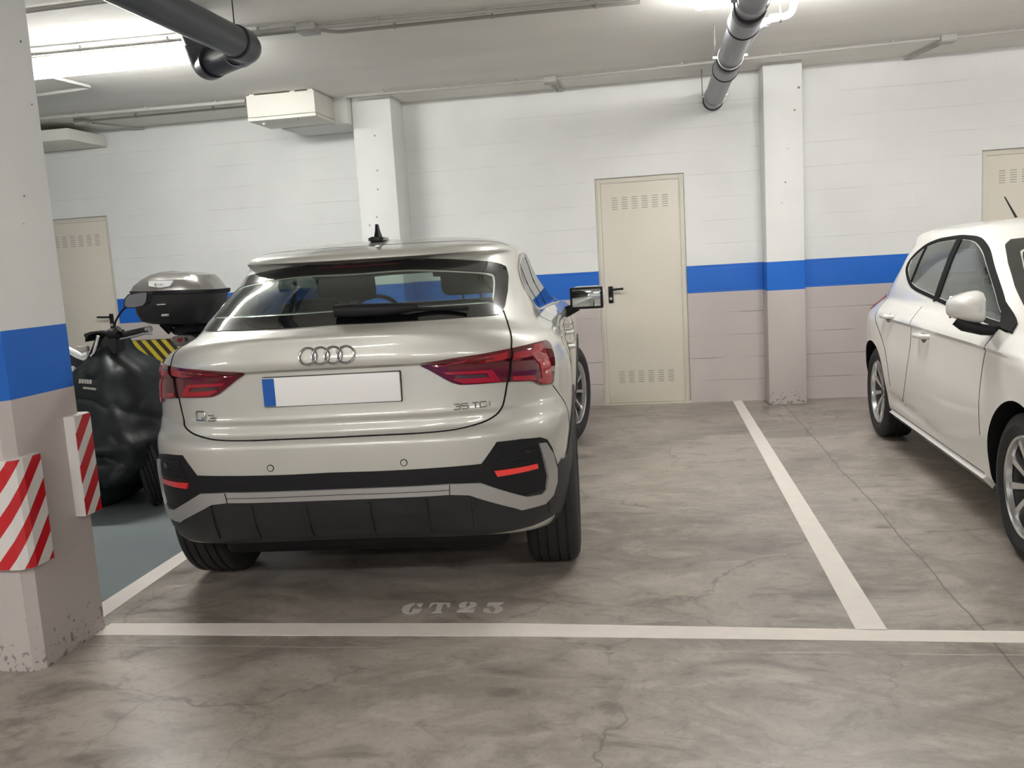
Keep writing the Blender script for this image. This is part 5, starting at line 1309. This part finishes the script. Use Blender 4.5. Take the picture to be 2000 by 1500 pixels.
# rear body, seat
def lump(name, secs, m, parent, n=28, ex=.7, ang=60):
    bm = bmesh.new(); R_ = []
    for x, y, z, rx, rz in secs:
        R_.append([bm.verts.new((x + math.copysign(abs(cos(a)) ** ex, cos(a)) * rx, y, z + math.copysign(abs(sin(a)) ** ex, sin(a)) * rz)) for a in [2 * pi * k / n for k in range(n)]])
    for p, q in zip(R_, R_[1:]):
        for k in range(n): bm.faces.new((p[k], p[(k + 1) % n], q[(k + 1) % n], q[k]))
    bm.faces.new(R_[0][::-1]); bm.faces.new(R_[-1]); return from_bm(name, bm, m, parent, ang=ang)
lump('rear_body', [(-.10, .0, .55, .16, .14), (-.25, .20, .60, .19, .15), (-.50, .50, .64, .18, .12), (-.72, .78, .70, .12, .08), (-.78, .86, .72, .06, .04)], 'scootblack', SR)
lump('saddle', [(-.12, .10, .70, .10, .04), (-.25, .25, .74, .16, .05), (-.5, .55, .76, .16, .05), (-.68, .75, .80, .10, .04)], 'rubber', SR)
wr = wheel('rear_wheel', SR, 0, 0, .265, .265, .13, .17, 1, 5, 'single'); wr.matrix_basis = Matrix.Translation((-.70, .78, .265)) @ Matrix.Rotation(radians(41), 4, 'Z')
wf = wheel('front_wheel', SR, 0, 0, .265, .265, .12, .17, 1, 5, 'single')
wf.matrix_basis = Matrix.Translation((.150, -.36, .262)) @ Matrix.Rotation(radians(36), 4, 'Z') @ Matrix.Rotation(radians(-11), 4, 'Y')
tube('front_fork', [(.02, -.18, .65), (.10, -.33, .30)], .022, 'alloydark', SR, 12)
lump('floorboard', [(-.05, -.10, .32, .14, .07), (-.2, .15, .32, .15, .09), (-.45, .45, .36, .12, .12)], 'scootblack', SR)
tube('side_stand', [(-.25, .2, .28), (-.45, .02, .01)], .012, 'alloydark', SR, 8)

# second scooter further back: only its top case, rack and tail show beside the silver car
SR = tag(empty('scooter', (-3.27, 6.25, 0)), 'scooter further back, mostly hidden, with a black and silver top case', 'scooter')
SO = Vector(SR.location); tcx = (SP(355, 600, 5.95)).x
lump('rear_body', [(tcx + .03, -.36, .80, .06, .04), (tcx + .03, -.28, .80, .13, .09), (tcx + .03, .1, .74, .18, .16), (tcx + .03, .55, .60, .18, .16), (tcx + .03, .75, .45, .10, .12)], 'scootblack', SR)
lump('saddle', [(tcx + .03, -.15, .90, .12, .03), (tcx + .03, .0, .91, .16, .05), (tcx + .03, .5, .82, .15, .05), (tcx + .03, .6, .78, .08, .03)], 'rubber', SR)
lump('front_fairing', [(tcx + .03, 1.0, .60, .20, .25), (tcx + .03, 1.12, .66, .23, .32), (tcx + .03, 1.25, .62, .16, .22)], 'scootblack', SR)
lump('floorboard', [(tcx + .03, .5, .30, .15, .06), (tcx + .03, 1.1, .32, .15, .08)], 'scootblack', SR)
tube('handlebar', [(tcx - .28, .98, 1.04), (tcx + .03, 1.08, 1.0), (tcx + .34, .98, 1.04)], .014, 'blackmatte', SR, 12)
for y_, nm in ((-.02, 'rear_wheel'), (1.32, 'front_wheel')):
    w_ = wheel(nm, SR, 0, 0, .265, .265, .12, .17, 1, 5, 'single'); w_.matrix_basis = Matrix.Translation((tcx + .03, y_, .265))
rk = empty('rear_rack', (0, 0, 0)); rk.parent = SR
for p_, q_ in (((314, 634), (330, 650)), ((322, 636), (344, 652)), ((330, 638), (352, 655))): tube('rack_arm', [SP(*p_, 5.85), SP(*q_, 5.95)], .012, 'blackmatte', rk, 8)
tube('rack_arm', [SP(312, 633, 5.8), SP(340, 636, 5.85), SP(425, 634, 5.9)], .014, 'blackmatte', rk, 8)
lump('rack_column', [(tcx + .08, -.40, 1.02, .10, .03), (tcx + .08, -.32, 1.00, .15, .05), (tcx + .06, -.05, .98, .14, .06)], 'blackmatte', rk)
lmp = empty('tail_lamp', (0, 0, 0)); lmp.parent = SR
plate_from('lamp_lens', [SP(*p, 5.78) for p in ((336, 658), (350, 655), (372, 655), (383, 660), (376, 670), (360, 678), (344, 676), (337, 668))], .08, 'lidsilver', lmp)
plate_from('lamp_mark', [SP(*p, 5.775) for p in ((347, 660), (356, 660), (352, 669), (346, 667))], .004, 'lampred', lmp)
plate_from('lamp_mark', [SP(*p, 5.775) for p in ((360, 659), (364, 659), (367, 667), (362, 667))], .004, 'byblack', lmp)
# top case
tc = empty('top_case', (0, 0, 0)); tc.parent = SR; tc['label'] = 'black top case with a silver lid'
def case_part(name, rows, m, parent, yb=5.62, yf=6.02):
    """rows: (py, px left, px right, depth scale) -> stacked rounded rectangles"""
    bm = bmesh.new(); R_ = []; n = 48
    for py_, l_, r_, ds in rows:
        a0, b0 = SP(l_, py_, 5.82), SP(r_, py_, 5.82); cx_, rx_ = (a0.x + b0.x) / 2, (b0.x - a0.x) / 2; z_ = (a0.z + b0.z) / 2; tilt = .012
        R_.append([bm.verts.new((cx_ + math.copysign(abs(cos(a)) ** .55, cos(a)) * rx_, 5.82 - SO.y + math.copysign(abs(sin(a)) ** .55, sin(a)) * .20 * ds, z_ - cos(a) * tilt)) for a in [2 * pi * k / n for k in range(n)]])
    for p, q in zip(R_, R_[1:]):
        for k in range(n): bm.faces.new((p[k], q[k], q[(k + 1) % n], p[(k + 1) % n]))
    bm.faces.new(R_[0]); bm.faces.new(R_[-1][::-1]); return from_bm(name, bm, m, parent, ang=28)
cb_ = case_part('case_base', [(571, 279, 434, 1.0), (590, 277, 433, 1.0), (610, 281, 425, .95), (625, 290, 415, .88), (630, 303, 406, .75)], 'scootblack', tc)
case_part('case_band', [(565, 270, 438, 1.03), (568, 268, 438, 1.05), (573, 274, 437, 1.04)], 'blackmatte', tc)
case_part('case_lid', [(530.5, 335, 378, .25), (532, 320, 394, .5), (536, 305, 410, .75), (545, 290, 418, .93), (556, 276, 425, 1.0), (566, 270, 433, 1.02)], 'lidsilver', tc)
plate_from('light_label', [SP(*p, 5.60) for p in ((290, 549), (338, 548), (331, 559), (312, 562), (290, 559))], .02, 'plate', tc)
bmL = bmesh.new()
for k, st in enumerate(([(1, 1), (0, .8), (0, .1), (1, 0), (1, .5), (.5, .5)], [(.5, 1), (.5, 0)], [(0, 1), (.5, 0), (1, 1)], [(.5, 1), (.5, 0)])):
    o_ = SP(302 + k * 5, 557.5, 5.598); add_tube(bmL, [o_ + V3((a * .012, 0, b * .012)) for a, b in st], .0015, 5)
from_bm('case_lettering', bmL, 'byblack', tc)
for px0, py0, wd, hh in ((306, 596, .035, .005), (315, 617, .026, .010)):
    p = SP(px0, py0, 5.60); box('case_clasp', (p.x, p.y, p.z - hh / 2), (p.x + wd * 1.6, p.y + .03, p.z + hh), 'conduitlight', tc, .002)
